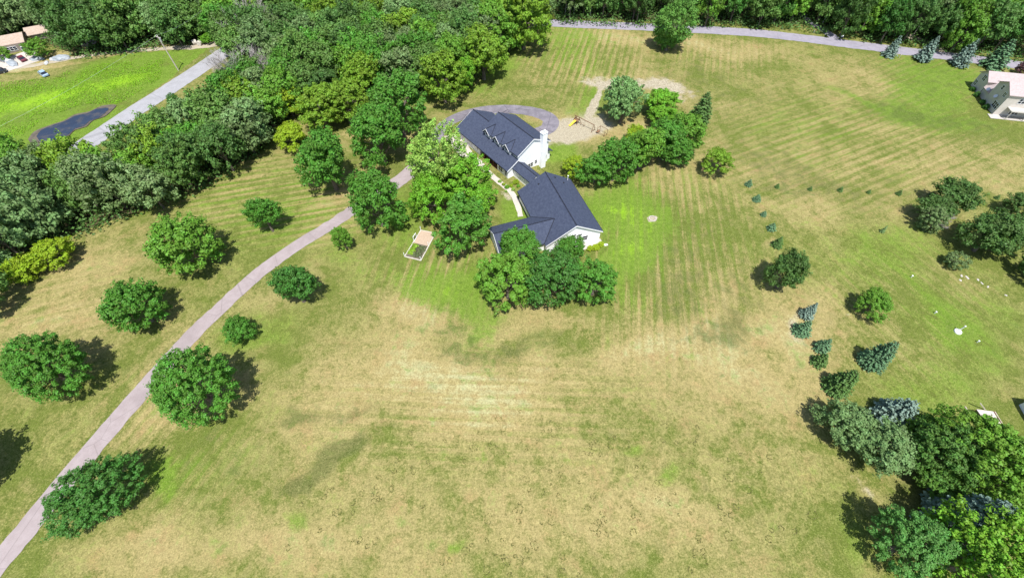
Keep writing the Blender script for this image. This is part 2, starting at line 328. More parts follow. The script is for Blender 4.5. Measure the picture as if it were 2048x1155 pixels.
    for W in (WOOD_A, WOOD_B, WOOD_C): lit[inpoly(x, y, wpoly(W, 6))] = 1
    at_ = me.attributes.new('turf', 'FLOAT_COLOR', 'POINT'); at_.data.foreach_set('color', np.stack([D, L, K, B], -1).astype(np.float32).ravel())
    at_ = me.attributes.new('mow', 'FLOAT_VECTOR', 'POINT'); at_.data.foreach_set('vector', np.stack([P_, Q_, A_], -1).astype(np.float32).ravel())
    at_ = me.attributes.new('ring', 'FLOAT', 'POINT'); at_.data.foreach_set('value', ring.astype(np.float32))
    at_ = me.attributes.new('litter', 'FLOAT', 'POINT'); at_.data.foreach_set('value', lit.astype(np.float32))
    link('ground', me, kind='structure')
make_ground()
# ------------------------------------------------------------------ roads
def smooth_line(P, step=1.5):
    P = [Vector((p[0], p[1], 0)) for p in P]; out = []
    for i in range(len(P) - 1):
        p0, p1, p2, p3 = P[max(i - 1, 0)], P[i], P[i + 1], P[min(i + 2, len(P) - 1)]
        n = max(2, int((p2 - p1).length / step))
        for k in range(n):
            t = k / n; out.append(.5 * ((2 * p1) + (p2 - p0) * t + (2 * p0 - 5 * p1 + 4 * p2 - p3) * t * t + (3 * p1 - p0 - 3 * p2 + p3) * t ** 3))
    out.append(P[-1]); return out
def strip(name, pix, wd, m, z=.03, raw=None, edge=.32, parent=None, **k):
    C = smooth_line(raw if raw else [at(*q) for q in pix], .8); V = []; F = []; n = len(C); NW = 5
    if not hasattr(wd, '__len__'): wd = [wd, wd]
    for i, p in enumerate(C):
        d = (C[min(i + 1, n - 1)] - C[max(i - 1, 0)]).normalized(); nn = Vector((-d.y, d.x, 0)); w_ = np.interp(i / (n - 1), np.linspace(0, 1, len(wd)), wd) / 2
        wl, wr = w_ + edge * mnoise.noise(p * .6) * (.6 + mnoise.noise(p * .08)), w_ + edge * mnoise.noise(p * .6 + Vector((40, 0, 0)))
        for j in range(NW):
            t = j / (NW - 1); q = p + nn * (wl * (1 - t) - wr * t); V.append((q.x, q.y, h1(q.x, q.y) + z))
    for i in range(n - 1):
        for j in range(NW - 1): a = i * NW + j; F.append((a, a + 1, a + NW + 1, a + NW))
    return link(name, fast_mesh(name, V, F, m), parent, kind='structure', **k)
def road_mat(name, c1, c2, crack=.0, cs=.12):
    m = mat(name, c1, .9, .15); k = N(m); p = k.pos()
    c = k.mix(k.ss(k.noise(p, .5, 6, .65), .3, .7), c1, c2); c = k.mix(k.ss(k.noise(p, .12, 4, .6), .5, .68, 0, .5), c, tuple(v * .78 for v in c1)); c = k.mix(k.ss(k.noise(p, 2.2, 5, .75), .55, .75, 0, .35), c, tuple(v * .7 for v in c1)); sp = k.noise(p, 14, 3, .8)
    c = k.mix(k.ss(sp, .35, .7, 0, .25), c, tuple(min(1, v * 1.35) for v in c2)); c = k.mix(k.ss(sp, .5, .3, 0, .3), c, tuple(v * .6 for v in c1))
    if crack:
        vo = k.new('ShaderNodeTexVoronoi', feature='DISTANCE_TO_EDGE'); vo.inputs['Scale'].default_value = cs
        wp = k.new('ShaderNodeVectorMath', operation='ADD'); nn = k.new('ShaderNodeTexNoise'); nn.inputs['Scale'].default_value = .5; nn.inputs['Detail'].default_value = 4
        k.l(p, wp.inputs[0]); k.l(nn.outputs['Color'], wp.inputs[1]); k.l(wp.outputs[0], vo.inputs['Vector'])
        c = k.mix(k.math('MULTIPLY', k.ss(vo.outputs['Distance'], .002, .012, 1, 0), crack), c, tuple(v * .45 for v in c1))
    k.l(c, k.b.inputs['Base Color']); return m
M['drive'] = road_mat('old_asphalt', (.255, .21, .205), (.31, .262, .258), .3)
M['county'] = road_mat('pale_asphalt', (.255, .25, .255), (.30, .295, .305), .3, .05)
M['street'] = road_mat('grey_asphalt', (.22, .205, .235), (.27, .25, .285), .3)
M['loop'] = road_mat('cracked_asphalt', (.12, .11, .125), (.21, .19, .21), .7)
M['gravel'] = road_mat('gravel', (.29, .25, .18), (.37, .32, .24))
M['concrete'] = road_mat('concrete', (.40, .355, .31), (.47, .42, .365), .3, .35)
strip('driveway', [(-70, 1200), (33, 1082), (87, 1015), (155, 932), (270, 798), (355, 702), (397, 657), (447, 610), (509, 553), (562, 513), (611, 480), (655, 454), (706, 420), (760, 386), (806, 356), (850, 318)], [4.1, 4.0, 3.6, 3.5, 5.0], M['drive'], z=.05)
strip('drive_loop', [(850, 316), (868, 280), (890, 250), (925, 231), (975, 220), (1030, 219), (1075, 226), (1101, 240), (1094, 258), (1060, 268), (1010, 262)], [4.2, 4.2, 4.8, 5.2, 4.4], M['loop'], z=.035)
strip('county_road', [(-300, 560), (-60, 440), (110, 331), (180, 283), (264, 226), (334, 181), (416, 127), (470, 90), (560, 30), (600, 0), (680, -50)], 7.1, M['county'], z=.04)
strip('residential_street', [(1020, 38), (1100, 46), (1308, 55), (1493, 65), (1600, 76), (1687, 87), (1832, 105), (1950, 119), (2048, 132), (2300, 170)], 6.3, M['street'], z=.04)
strip('side_lane', [(1672, 78), (1655, 66), (1640, 56), (1615, 40), (1600, 20)], [4, 3, 3], M['street'], z=.055)
strip('side_drive', [(1886, 104), (1868, 92), (1850, 84), (1815, 72)], [4.5, 4, 4], M['gravel'], z=.055)
strip('dirt_track', [(452, 84), (400, 93), (330, 97), (250, 103), (170, 112), (110, 123), (50, 133), (-60, 142)], [5, 3, 2.2, 2.2, 2.4, 4], M['gravel'], z=.03, edge=.9)
strip('front_walk', [(905, 268), (930, 305), (955, 325), (980, 348), (1004, 368), (1022, 384), (1034, 406), (1041, 433)], [5.5, 4.5, 3.2, 1.7, 1.6, 1.5, 1.4], M['concrete'], z=.05)
strip('concrete_pad', [(24, 112), (36, 122), (46, 133)], [14, 14], M['concrete'], z=.05)
# pond
def pond():
    P = [(74, 274), (84, 261), (108, 251), (132, 243), (150, 233), (174, 228), (194, 219), (218, 217), (212, 226), (198, 237), (180, 243), (169, 253), (150, 259), (138, 270), (114, 281), (88, 288)]
    m = mat('pond_water', (.012, .016, .03), .06, .5); k = N(m)
    c = k.mix(k.ss(k.noise(k.pos(), .35, 5), .45, .7), (.02, .028, .05), (.06, .055, .055)); k.l(c, k.b.inputs['Base Color']); k.bump(k.noise(k.pos(), 1.5, 3), .15, .05)
    mud = noisy('mud', (.07, .06, .05), (.13, .11, .08), .6, coord='pos')
    C = sum((at(*q) for q in P), Vector()) / len(P)
    for nm, s, mm, dz in (('mud', 1.22, mud, .05), ('pond', 1.0, m, .09)):
        L = smooth_line([C + (at(*q) - C) * s for q in P + [P[0]]], 1.0)[:-1]; b = MB()
        for i in range(len(L)):
            p, q = L[i], L[(i + 1) % len(L)]; b.poly([(C.x, C.y, h1(C.x, C.y) + dz + .03), (p.x, p.y, h1(p.x, p.y) + dz + .12), (q.x, q.y, h1(q.x, q.y) + dz + .12)])
        b.build(nm, mm, kind='structure')
pond()
# ------------------------------------------------------------------ foliage
def cards(C, Nn, size, r):
    """quads at C with normals Nn"""
    n = len(C); t = r.normal(size=(n, 3)); t -= (t * Nn).sum(1, keepdims=True) * Nn; t /= np.linalg.norm(t, axis=1, keepdims=True) + 1e-9
    b = np.cross(Nn, t); s = size * r.uniform(.6, 1.25, (n, 1)); a = t * s * .62; b = b * s * .45
    V = np.stack([C - a, C - b * .9 + a * .1, C + a, C + b * .9 + a * .1], 1).reshape(-1, 3)
    return V, np.arange(4 * n).reshape(n, 4)
def nrm(v): return v / (np.linalg.norm(v, axis=-1, keepdims=True) + 1e-9)
def crown_mesh(name, seed, npuff, puff_r, ncard, size, low=.0, lobes=5, top=1.0, flat=1.0, shape='round'):
    """unit-ish crown: radius 1, occupying z -1..1, sized by object scale; puffs of leaf cards"""
    r = np.random.default_rng(seed); d = nrm(r.normal(size=(lobes * 3, 3))); amp = r.uniform(-.34, .30, lobes * 3)
    P = nrm(r.normal(size=(npuff * 2, 3)))
    if shape != 'open': P[:, 2] = np.where(P[:, 2] < -.55, -P[:, 2], P[:, 2])
    P = P[:npuff]
    rad = 1 + (np.clip((P @ d.T), 0, 1) ** 4 * amp).sum(1)
    q = r.uniform(0, 1, npuff) ** .33; q = np.where(r.uniform(size=npuff) < .72, r.uniform(.8, 1.0, npuff), q * .85)
    P = P * (rad * q)[:, None] * np.array([1, 1, top])
    if shape == 'vase': P[:, :2] *= (1 + .25 * P[:, 2:3])
    Cs, Ns, Vr = [], [], []
    for p in P:
        pr = puff_r * r.uniform(.6, 1.35); dd = nrm(r.normal(size=(ncard, 3)) + np.array([0, 0, .45]) + nrm(p) * .5)
        dd_r = dd * pr * r.uniform(.5, 1.08, (ncard, 1)) * np.array([1, 1, .8]); ax_ = nrm(p + np.array([0, 0, .15])); c = p + dd_r + ax_ * (dd_r @ ax_)[:, None] * r.uniform(.0, 1.3)
        Cs.append(c); Ns.append(nrm(dd + r.normal(size=(ncard, 3)) * .45 + np.array([0, 0, .35]))); Vr.append(np.full(ncard, r.uniform(.25, .7)) + r.uniform(-.25, .3, ncard))
    C = np.concatenate(Cs); Nn = np.concatenate(Ns); V, F = cards(C, Nn, size, r)
    return fast_mesh(name, V, F, M['leaf'], np.clip(np.concatenate(Vr), 0, 1))
def trunk_mesh(name, seed, n=7, spread=.62, thick=.085):
    """unit tree: trunk from z=0 to the crown, limbs reaching into it; crown centre at z=1.25, radius 1"""
    r = random.Random(seed); b = MB(); b.tube([(0, 0, -.15), (.01, .0, .25), (.03, .02, .7), (.02, .04, 1.25), (0, 0, 1.8)], [thick * 1.5, thick, thick * .75, thick * .5, thick * .15], 7)
    for i in range(n):
        a = 6.283 * i / n + r.uniform(-.4, .4); z0 = r.uniform(.35, 1.1); e = spread * r.uniform(.8, 1.35); z1 = z0 + r.uniform(.3, .75)
        x, y = math.cos(a), math.sin(a); b.tube([(0, 0, z0), (x * e * .5, y * e * .5, z0 + (z1 - z0) * .6), (x * e, y * e, z1)], [thick * .5, thick * .3, thick * .08], 5)
        for s in (-.5, .5): b.tube([(x * e * .5, y * e * .5, z0 + (z1 - z0) * .6), (math.cos(a + s) * e, math.sin(a + s) * e, z1 + .2)], [thick * .26, thick * .06], 4)
    me = bpy.data.meshes.new(name); me.from_pydata(b.v, [], b.f); me.materials.append(M['bark']); me.update(); return me
LOC = [crown_mesh('crown', 45, 480, .12, 46, .06, lobes=9, shape='open')]
TR = [trunk_mesh('trunk', i) for i in range(3)]
NEAR = [crown_mesh('crown', 10 + i, 210, (.15, .17, .14)[i % 3], 60, .08, lobes=4 + i % 3) for i in range(6)]
BIG = [crown_mesh('crown', 40 + i, 520, .10, 52, .05, lobes=6) for i in range(2)]
AIRY = [crown_mesh('crown', 30 + i, 150, .14, 52, .085, lobes=6, shape='open') for i in range(2)]
FAR = [crown_mesh('crown', 50 + i, 170, .18, 46, .095, lobes=6) for i in range(6)]
def col(c, j=.12):
    f = 1 + random.uniform(-j, j); return (c[0] * f, c[1] * f, c[2] * f, 1)
G = dict(maple=(.080, .21, .024), dark=(.060, .165, .026), wood=(.112, .210, .042), woodd=(.080, .165, .036), olive=(.155, .265, .022), yel=(.25, .36, .018), lime=(.25, .41, .07), light=(.125, .265, .028),
         silver=(.17, .30, .095), blue=(.155, .225, .175), spruce=(.09, .175, .08), pine=(.075, .145, .032), greyg=(.145, .235, .08), bright=(.135, .31, .022), grey=(.145, .215, .075))
def broad(px, py, s, c, label, group=None, cr=1.0, asp=1.0, meshes=NEAR, lift=.95, cat='tree', name='broadleaf_tree', j=.05, wid=1.0, R0=None):
    """crown centre in the photograph, half width s px; asp = crown height/width; lift: centre height in crown half-heights above ground"""
    Rr = R0 or 4.0
    for _ in range(3):
        zc = Rr * asp * (lift + .06); p = at(px, py, zc)
        if R0 is None: Rr = s * depth(p) / FPX * .95
    g = h1(p.x, p.y); t = empty(name, (p.x, p.y, g), random.uniform(0, 6.28), label=label, cat=cat, group=group)
    cm = link('crown', random.choice(meshes), t); cm.location = (0, 0, zc); cm.scale = (Rr * .93 * wid, Rr * .93 / wid, Rr * asp * .93); cm.color = col(c, j)
    tk = link('trunk', random.choice(TR), t); tk.scale = (Rr * .9, Rr * .9, zc / 1.25); return t
def conifer_mesh(name, seed, levels, nb, ncard, size, width=1.0, power=.85, droop=.25):
    """unit conifer: height 1, base radius 1 (scaled separately)"""
    r = np.random.default_rng(seed); Cs, Ns, Vr = [], [], []
    for i in range(levels):
        z = .03 + .95 * (i / levels) ** 1.0; rad = (1 - z) ** power * width * (1 if z > .12 else .86 + z)
        n = max(4, int(nb * (rad + .12)))
        for k in range(n):
            a = 6.283 * (k + r.uniform(-.4, .4)) / n; rr = rad * r.uniform(.62, 1.14); m = max(4, int(ncard * (rr + .15)))
            t = r.uniform(.15, 1, m) ** .6; dirx = np.array([math.cos(a), math.sin(a), 0]); side = np.array([-math.sin(a), math.cos(a), 0])
            w_ = (.16 * rr + .02) * (1.15 - t) * 1.5; cc = dirx * (t * rr)[:, None] + side * (r.normal(size=m) * w_ * .6)[:, None]
            zz = z + .05 - droop * .12 * t * rr - r.uniform(0, .03, m) + .03 * t ** 3; cc[:, 2] = np.clip(zz, .01, 1.03)
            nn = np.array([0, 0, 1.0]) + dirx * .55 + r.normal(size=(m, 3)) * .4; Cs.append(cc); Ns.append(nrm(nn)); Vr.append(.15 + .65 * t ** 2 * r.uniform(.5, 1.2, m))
    C = np.concatenate(Cs); Nn = np.concatenate(Ns); V, F = cards(C * np.array([1, 1, 1.0]), Nn, size, r); V[:, 2] = C.repeat(4, 0)[:, 2] + (V[:, 2] - C.repeat(4, 0)[:, 2]) * .45
    return fast_mesh(name, V, F, M['needle'], np.clip(np.concatenate(Vr), 0, 1))
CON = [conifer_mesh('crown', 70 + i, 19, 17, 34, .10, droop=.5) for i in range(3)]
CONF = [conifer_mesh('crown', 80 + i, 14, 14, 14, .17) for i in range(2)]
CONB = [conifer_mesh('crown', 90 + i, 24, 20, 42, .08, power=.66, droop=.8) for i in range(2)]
b_ = MB(); b_.tube([(0, 0, -.03), (0, 0, .5), (0, 0, .98)], [.1, .06, .01], 7); CTR = bpy.data.meshes.new('trunk'); CTR.from_pydata(b_.v, [], b_.f); CTR.materials.append(M['bark'])
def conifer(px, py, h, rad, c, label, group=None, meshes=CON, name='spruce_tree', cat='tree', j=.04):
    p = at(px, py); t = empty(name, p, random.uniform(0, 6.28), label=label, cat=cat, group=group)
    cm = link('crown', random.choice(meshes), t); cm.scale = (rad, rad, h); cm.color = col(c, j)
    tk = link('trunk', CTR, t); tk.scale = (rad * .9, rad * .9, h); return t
# --- lawn trees left of / along the driveway
broad(527, 431, 31, G['maple'], 'small upright maple alone on the left lawn above the driveway bend', asp=1.5, wid=.88)
broad(371, 493, 62, G['light'], 'round full maple on the left lawn with warm green crown, between wood and driveway')
broad(271, 614, 53, G['maple'], 'spreading maple left of the driveway, second crown up the left lawn')
broad(93, 736, 74, G['maple'], 'widest dark maple at the left edge of the lawn, beside a round shadow', meshes=BIG, asp=.85, wid=1.15)
broad(390, 776, 78, G['maple'], 'large dense round maple touching the right edge of the driveway', meshes=BIG)
broad(192, 993, 72, G['dark'], 'dark maple beside the driveway at the lower left corner of the lawn', meshes=BIG, asp=.85, wid=1.12)
broad(476, 659, 31, G['maple'], 'smallest bushy maple right of the driveway on the open slope')
broad(588, 572, 43, G['dark'], 'loose dark maple just right of the driveway bend', asp=1.3)
broad(685, 475, 21, G['light'], 'young bright green maple beside the upper driveway', asp=1.6)
broad(652, 326, 57, G['maple'], 'tall maple on the lawn in front of the yellowish trees', asp=1.25)
broad(752, 405, 52, G['maple'], 'tall maple overhanging the driveway below the farmhouse', asp=1.3)
broad(757, 272, 55, G['maple'], 'tall maple between wood and farmhouse, nearer of two overlapping', asp=1.2)
broad(797, 217, 56, G['maple'], 'tall maple between wood and farmhouse, farther of two overlapping', asp=1.15)
broad(791, 445, 14, G['light'], 'little light green sapling beside the tall driveway maple', asp=1.1)
broad(581, 274, 30, G['yel'], 'low yellow green tree at the wood edge left of the tall maple', asp=.8)
broad(640, 215, 44, G['olive'], 'yellowish ash tree at the edge of the wood, behind the low yellow one', asp=.95)
broad(690, 210, 44, G['olive'], 'yellowish ash tree at the wood edge nearest the two tall maples', asp=.95)
broad(575, 205, 34, G['yel'], 'bright yellow green tree standing in the wood edge', asp=.9)
broad(868, 326, 60, G['lime'], 'airy pale green honey locust covering the left end of the white farmhouse', meshes=LOC, asp=1.3, name='locust_tree')
broad(858, 400, 40, G['bright'], 'narrow bright green maple below the pale locust', asp=1.3)
broad(930, 368, 50, G['bright'], 'leafy maple in front of the farmhouse porch walk', asp=1.0)
broad(962, 402, 36, G['bright'], 'maple beside the curved walk, right of the porch maple', asp=1.0)
broad(922, 445, 58, G['maple'], 'big dense maple between the fenced garden bed and the garage wing', asp=1.15)
broad(1033, 497, 46, G['maple'], 'maple against the left part of the garage wing roof', asp=1.0)
broad(1138, 503, 30, G['maple'], 'slim maple covering the left of the garage gable window', asp=1.2)
broad(1016, 563, 55, G['light'], 'left of the big maples in front of the garage, bright crown', asp=1.05)
broad(1104, 560, 55, G['dark'], 'middle of the three big maples in front of the garage, darkest crown', asp=1.05)
broad(1190, 563, 45, G['maple'], 'right of the three big maples in front of the garage', asp=1.0)
for (x, y, s_, c_), l_ in zip([(1048, 40, 52, 'olive'), (985, 62, 42, 'light'), (965, 108, 48, 'olive'), (905, 118, 40, 'light'), (885, 160, 44, 'olive'), (930, 150, 30, 'bright'), (840, 125, 38, 'greyg')],
    ['sunlit yellowish tree at the right tip of the wood by the far street', 'light green tree second from the right tip of the wood', 'sunlit yellowish tree at the wood edge above the bending lawn', 'light green tree behind the sunlit ones at the wood edge', 'yellowish tree at the wood edge left of the bending lawn', 'low bright tree at the foot of the sunlit wood edge', 'grey green poplar behind the wood edge']):
    broad(x, y, s_, G[c_], l_, asp=1.15)
# --- trees right of the houses
gl = 'row of dense trees right of the garage'
broad(1192, 335, 36, G['maple'], 'first dense tree of the row right of the garage, nearest the roof', gl, asp=1.05)
broad(1232, 325, 42, G['maple'], 'second dense tree in the row right of the garage roof', gl, asp=1.1)
broad(1288, 300, 44, G['light'], 'third dense tree in the row, beside the yellow green shrub', gl, asp=1.1)
broad(1335, 282, 42, G['maple'], 'fourth dense tree in the row, broadest crown', gl, asp=1.1)
broad(1372, 268, 38, G['light'], 'last dense tree at the right end of the row, below the dark juniper', gl, asp=1.1)
broad(1352, 302, 34, G['maple'], 'lower tree in the row leaning over the dry lawn at its right end', gl, asp=.9)
broad(1274, 272, 24, G['yel'], 'yellow green shrub tree behind the dense row', asp=.9)
broad(1150, 335, 22, G['yel'], 'yellow green shrub tree behind the garage roof', asp=.9)
broad(1249, 203, 43, G['silver'], 'silvery green locust by the playset', meshes=AIRY + NEAR, asp=1.15, name='locust_tree')
broad(1322, 207, 36, G['bright'], 'low bright green tree beside the bare soil patch', asp=.8)
broad(1330, 235, 30, G['bright'], 'small green tree below the low bright one, near the dense row', asp=.8)
conifer(1397, 240, 9.5, 3.9, G['pine'], 'dark pointed juniper above the row of dense trees', meshes=CONB, name='juniper_tree')
broad(1436, 324, 30, G['olive'], 'round yellow green tree alone right of the dense row', asp=.95)
broad(1343, 57, 41, (.12, .26, .045), 'round light green tree standing beside the far street', meshes=LOC, asp=1.2, lift=.85)
broad(1577, 545, 39, G['pine'], 'dark green tree alone on the right lawn above the blue spruces', asp=1.35)
broad(1747, 609, 30, G['light'], 'small round green tree right of the spruce line', asp=1.0)
broad(1915, 395, 42, G['pine'], 'dark pine at the top of the right hand clump', asp=.85, name='pine_tree')
broad(1872, 418, 34, G['pine'], 'darker left pine of the right hand clump', asp=.85, name='pine_tree')
broad(1868, 438, 28, G['grey'], 'grey green leaning willow below the pines', meshes=AIRY, asp=1.1, name='willow_tree')
broad(1985, 470, 51, G['pine'], 'large dark tree beside the pines near the right edge', asp=.95)
broad(2030, 470, 50, G['pine'], 'dark tree cut by the right edge, beside the large dark one', asp=.95)
broad(2040, 410, 28, G['pine'], 'upper dark tree cut by the right edge', asp=.95)
broad(1913, 519, 22, G['grey'], 'thin little apple tree with sparse crown below the large dark tree', meshes=AIRY, asp=.8, name='apple_tree')
broad(2075, 540, 30, G['pine'], 'tree just past the right edge casting a shadow', asp=.9)
# --- conifers
sr = 'spruces along the right lawn edge'
conifer(1552, 492, 3.4, 1.6, G['pine'], 'small dark spruce above the big dark tree on the right lawn', sr)
conifer(1610, 632, 5.2, 1.8, G['blue'], 'blue spruce with slim tip, upper of the first pair', sr)
conifer(1600, 664, 4.4, 2.2, G['spruce'], 'greener spruce, lower of the first pair', sr)
conifer(1640, 698, 4.2, 1.9, G['spruce'], 'bluish spruce, upper of the second pair', sr)
conifer(1634, 726, 4.0, 1.8, G['pine'], 'green spruce, lower of the second pair', sr)
conifer(1668, 776, 7.6, 2.9, G['pine'], 'dark spruce touching the big blue grey one', sr, meshes=CONB)
conifer(1738, 726, 8.6, 3.0, G['spruce'], 'big blue grey spruce with full rounded top', sr, meshes=CONB)
conifer(1772, 836, 8.0, 3.8, G['blue'], 'palest blue spruce beside the grey green pines', meshes=CONB)
broad(1696, 852, 50, G['greyg'], 'left of the two joined grey green pines', asp=1.0, name='pine_tree')
broad(1766, 892, 56, G['greyg'], 'right of the two joined grey green pines', asp=1.05, name='pine_tree')
broad(2035, 985, 60, (.11, .225, .026), 'dark maple at the right edge between the two big maples', asp=.9)
broad(1885, 965, 44, (.095, .20, .028), 'lower green maple right of the joined pines, above the steel blue spruce', asp=.9)
conifer(1890, 1045, 12.5, 5.6, G['blue'], 'steel blue spruce leaning between the two big green maples', meshes=CONB)
broad(1878, 902, 66, (.085, .18, .032), 'dark green maple touching the right grey green pine', meshes=BIG, asp=1.0)
broad(1972, 912, 96, (.125, .25, .026), 'big deep green maple at the right edge below the shelter', meshes=BIG, asp=.95)
broad(1826, 1090, 70, (.09, .22, .045), 'bluish green maple at the bottom, with the long dark shadow', meshes=BIG, asp=1.0)
broad(1978, 1122, 112, (.155, .32, .024), 'largest lime green maple at the bottom right corner', meshes=BIG, asp=.95, j=0)
sg = 'little planted spruces in a row'
names = ['largest little spruce at the left end of the planted row', 'second little spruce of the planted row', 'third little spruce of the planted row', 'fourth little spruce of the planted row', 'fifth little spruce of the planted row', 'sixth little spruce of the planted row', 'little spruce beside the dark pine clump', 'little spruce right of the pine clump, end of the row']
for (x, y, h), l in zip([(1496, 371, 1.9), (1553, 375, 1.3), (1619, 380, 1.2), (1679, 382, 1.4), (1736, 386, 1.1), (1796, 389, 1.5), (1860, 391, 1.4), (1992, 397, 1.2)], names): conifer(x, y, h * 1.15, h * .62, G['pine'] if h < 1.6 else G['spruce'], l, sg, meshes=CONF)
for (x, y, h), l in zip([(1512, 401, 2.0), (1526, 431, 1.5), (1541, 459, 2.1)], ['little spruce starting the downhill planted line', 'middle little spruce of the downhill line', 'lowest little spruce of the downhill line']): conifer(x, y, h * 1.1, h * .66, G['spruce'], l, 'little spruces in the downhill line', meshes=CONF)
conifer(1763, 464, 2.4, .7, G['greyg'], 'thin bare looking larch sapling on the right lawn', meshes=CONF, name='larch_sapling')
rs = 'blue spruces beside the far street'
for (x, y, h, rd), l in zip([(1776, 112, 7.2, 3.0), (1843, 121, 8.5, 3.5), (1915, 131, 9.2, 3.7), (1983, 133, 9.5, 5.0)],
        ['blue spruce by the far street, leftmost and shortest of four', 'second blue spruce from the left by the far street', 'third blue spruce from the left by the far street', 'widest greener spruce behind the neighbouring house']):
    conifer(x, y, h, rd, G['blue'] if rd < 4 else G['spruce'], l, rs)
broad(2046, 137, 12, (.12, .05, .06), 'dark red leaved tree behind the neighbouring house', asp=1.0)
# --- yellow green sumacs at the wood edge bottom left, off-frame shadow casters
broad(37, 540, 34, G['yel'], 'yellow green sumac bush, left of the pair below the wood', asp=.75, cat='bush', name='sumac_bush')
broad(106, 510, 36, G['yel'], 'yellow green sumac bush, right of the pair below the wood', asp=.75, cat='bush', name='sumac_bush')
broad(-150, 952, 96, G['maple'], 'maple just past the left edge, casting a round shadow on the lawn', asp=1.0)
broad(-55, 590, 55, G['wood'], 'tree past the left edge below the sumacs, casting a shadow', asp=1.0)
# --- low bushes
for x, y, s, c, l in [(410, 78, 12, 'bright', 'small green bush beside the pale round bales'), (345, 200, 12, 'dark', 'low dark bush between county road and wood'), (187, 92, 7, 'silver', 'dry grey bush at the far track'),
                      (318, 232, 12, 'wood', 'small bush at the roadside by the wood'), (68, 98, 22, 'light', 'bright green tree right of the tan roofed farmhouse'), (6, 108, 14, 'light', 'bush in front of the tan roofed farmhouse')]:
    broad(x, y, s, G[c], l, asp=.8, cat='bush' if s < 20 else 'tree', name='bush' if s < 20 else 'broadleaf_tree', meshes=FAR)
for i, (x, y, s, l) in enumerate([(1180, 496, 7, 'lime green shrub under the garage gable, left'), (1191, 494, 8, 'lime green shrub under the garage gable, middle'), (1202, 489, 7, 'lime green shrub under the garage gable, right end')]):
    broad(x, y, s, (.30, .40, .015), l, 'lime shrubs along the garage wall', asp=.7, cat='shrub', name='shrub', meshes=FAR, j=0)
for i, (x, y, s, c) in enumerate([(1000, 362, 4, 'lime'), (1008, 368, 4, 'yel'), (1014, 374, 5, 'bright'), (1022, 371, 4, 'yel'), (1026, 378, 4, 'lime'), (1032, 364, 6, 'yel'), (1036, 372, 4, 'bright'), (1012, 382, 3, 'lime')]):
    broad(x, y, s, G[c], 'small flower bed plant where the walk meets the farmhouse', 'flower bed plants by the walk', asp=.7, cat='plant', name='garden_plant', meshes=FAR)
# --- dead trees
def dead(px, py, h, label, seed, spread=.45):
    r = random.Random(seed); b = MB(); p = at(px, py)
    def br(a, d, l, rad, lv):
        m = a + d * l * .5 + Vector((r.uniform(-.1, .1), r.uniform(-.1, .1), 0)) * l; e = a + d * l; b.tube([a, m, e], [rad, rad * .75, rad * .45], 4)
        if lv == 0: return
        for _ in range(4 if lv > 1 else 5):
            t = r.uniform(.4, 1); nd = (d + Vector((r.uniform(-1, 1), r.uniform(-1, 1), r.uniform(-.2, .7))) * .75).normalized(); br(a + (e - a) * t, nd, l * r.uniform(.5, .75), rad * .6, lv - 1)
    for i in range(4):
        an = i * 1.57 + r.uniform(-.4, .4); br(Vector((0, 0, 0)), Vector((math.cos(an) * spread, math.sin(an) * spread, 1)).normalized(), h * .5, .16, 4)
    b.build('dead_tree', M['deadwood'], label=label, cat='tree').location = p
dead(524, 98, 18, 'bare grey dead tree in the upper part of the wood', 1, .7); dead(490, 184, 16, 'bare grey dead tree in the wood nearest the county road', 2, .7)
dead(556, 174, 15, 'bare grey dead tree behind the yellow green tree', 3, .8); dead(22, 455, 12, 'bare grey dead tree at the left end of the wood', 4, .8); dead(185, 98, 3.5, 'leafless grey bush beside the far track', 5, 1.0)
dead(1862, 456, 5, 'grey leaning bare stems in the right hand clump', 6, .8)
# --- woods
TINT = {G[k]: v for k, v in dict(wood='mid green', woodd='dark green', maple='rich green', grey='greyish green', olive='yellowish', light='light green', greyg='pale grey green', bright='bright green', dark='blackish green').items()}
def where(lab, tint, size, u, v):
    sz = 'tall' if size > .8 else ('low' if size < .66 else 'middling')
    if 'county road' in lab:
        pl = 'in the long belt below the pond' if v > 270 and u < 300 else 'in the belt above the left lawn' if u < 480 and v > 180 else 'near the county road by the bare grey trees' if u < 600 else 'deep in the wood, towards the top edge' if v < 40 else 'on the lawn side of the wood behind the farmhouse' if u > 820 else 'in the middle of the wood'
        return f'{sz} {tint} tree {pl}'
    if 'field' in lab:
        pl = 'behind the tan roofed house' if u < 110 else 'behind the dirt track' if u < 300 else 'behind the two utility poles'
        return f'{sz} {tint} tree in the field wood, {pl}'
    pl = 'left of the round street tree' if u < 1300 else 'right of the round street tree' if u < 1640 else 'between side lane and blue spruces' if u < 1800 else 'behind the blue street spruces'
    return f'{sz} {tint} tree beyond the far street, {pl}'
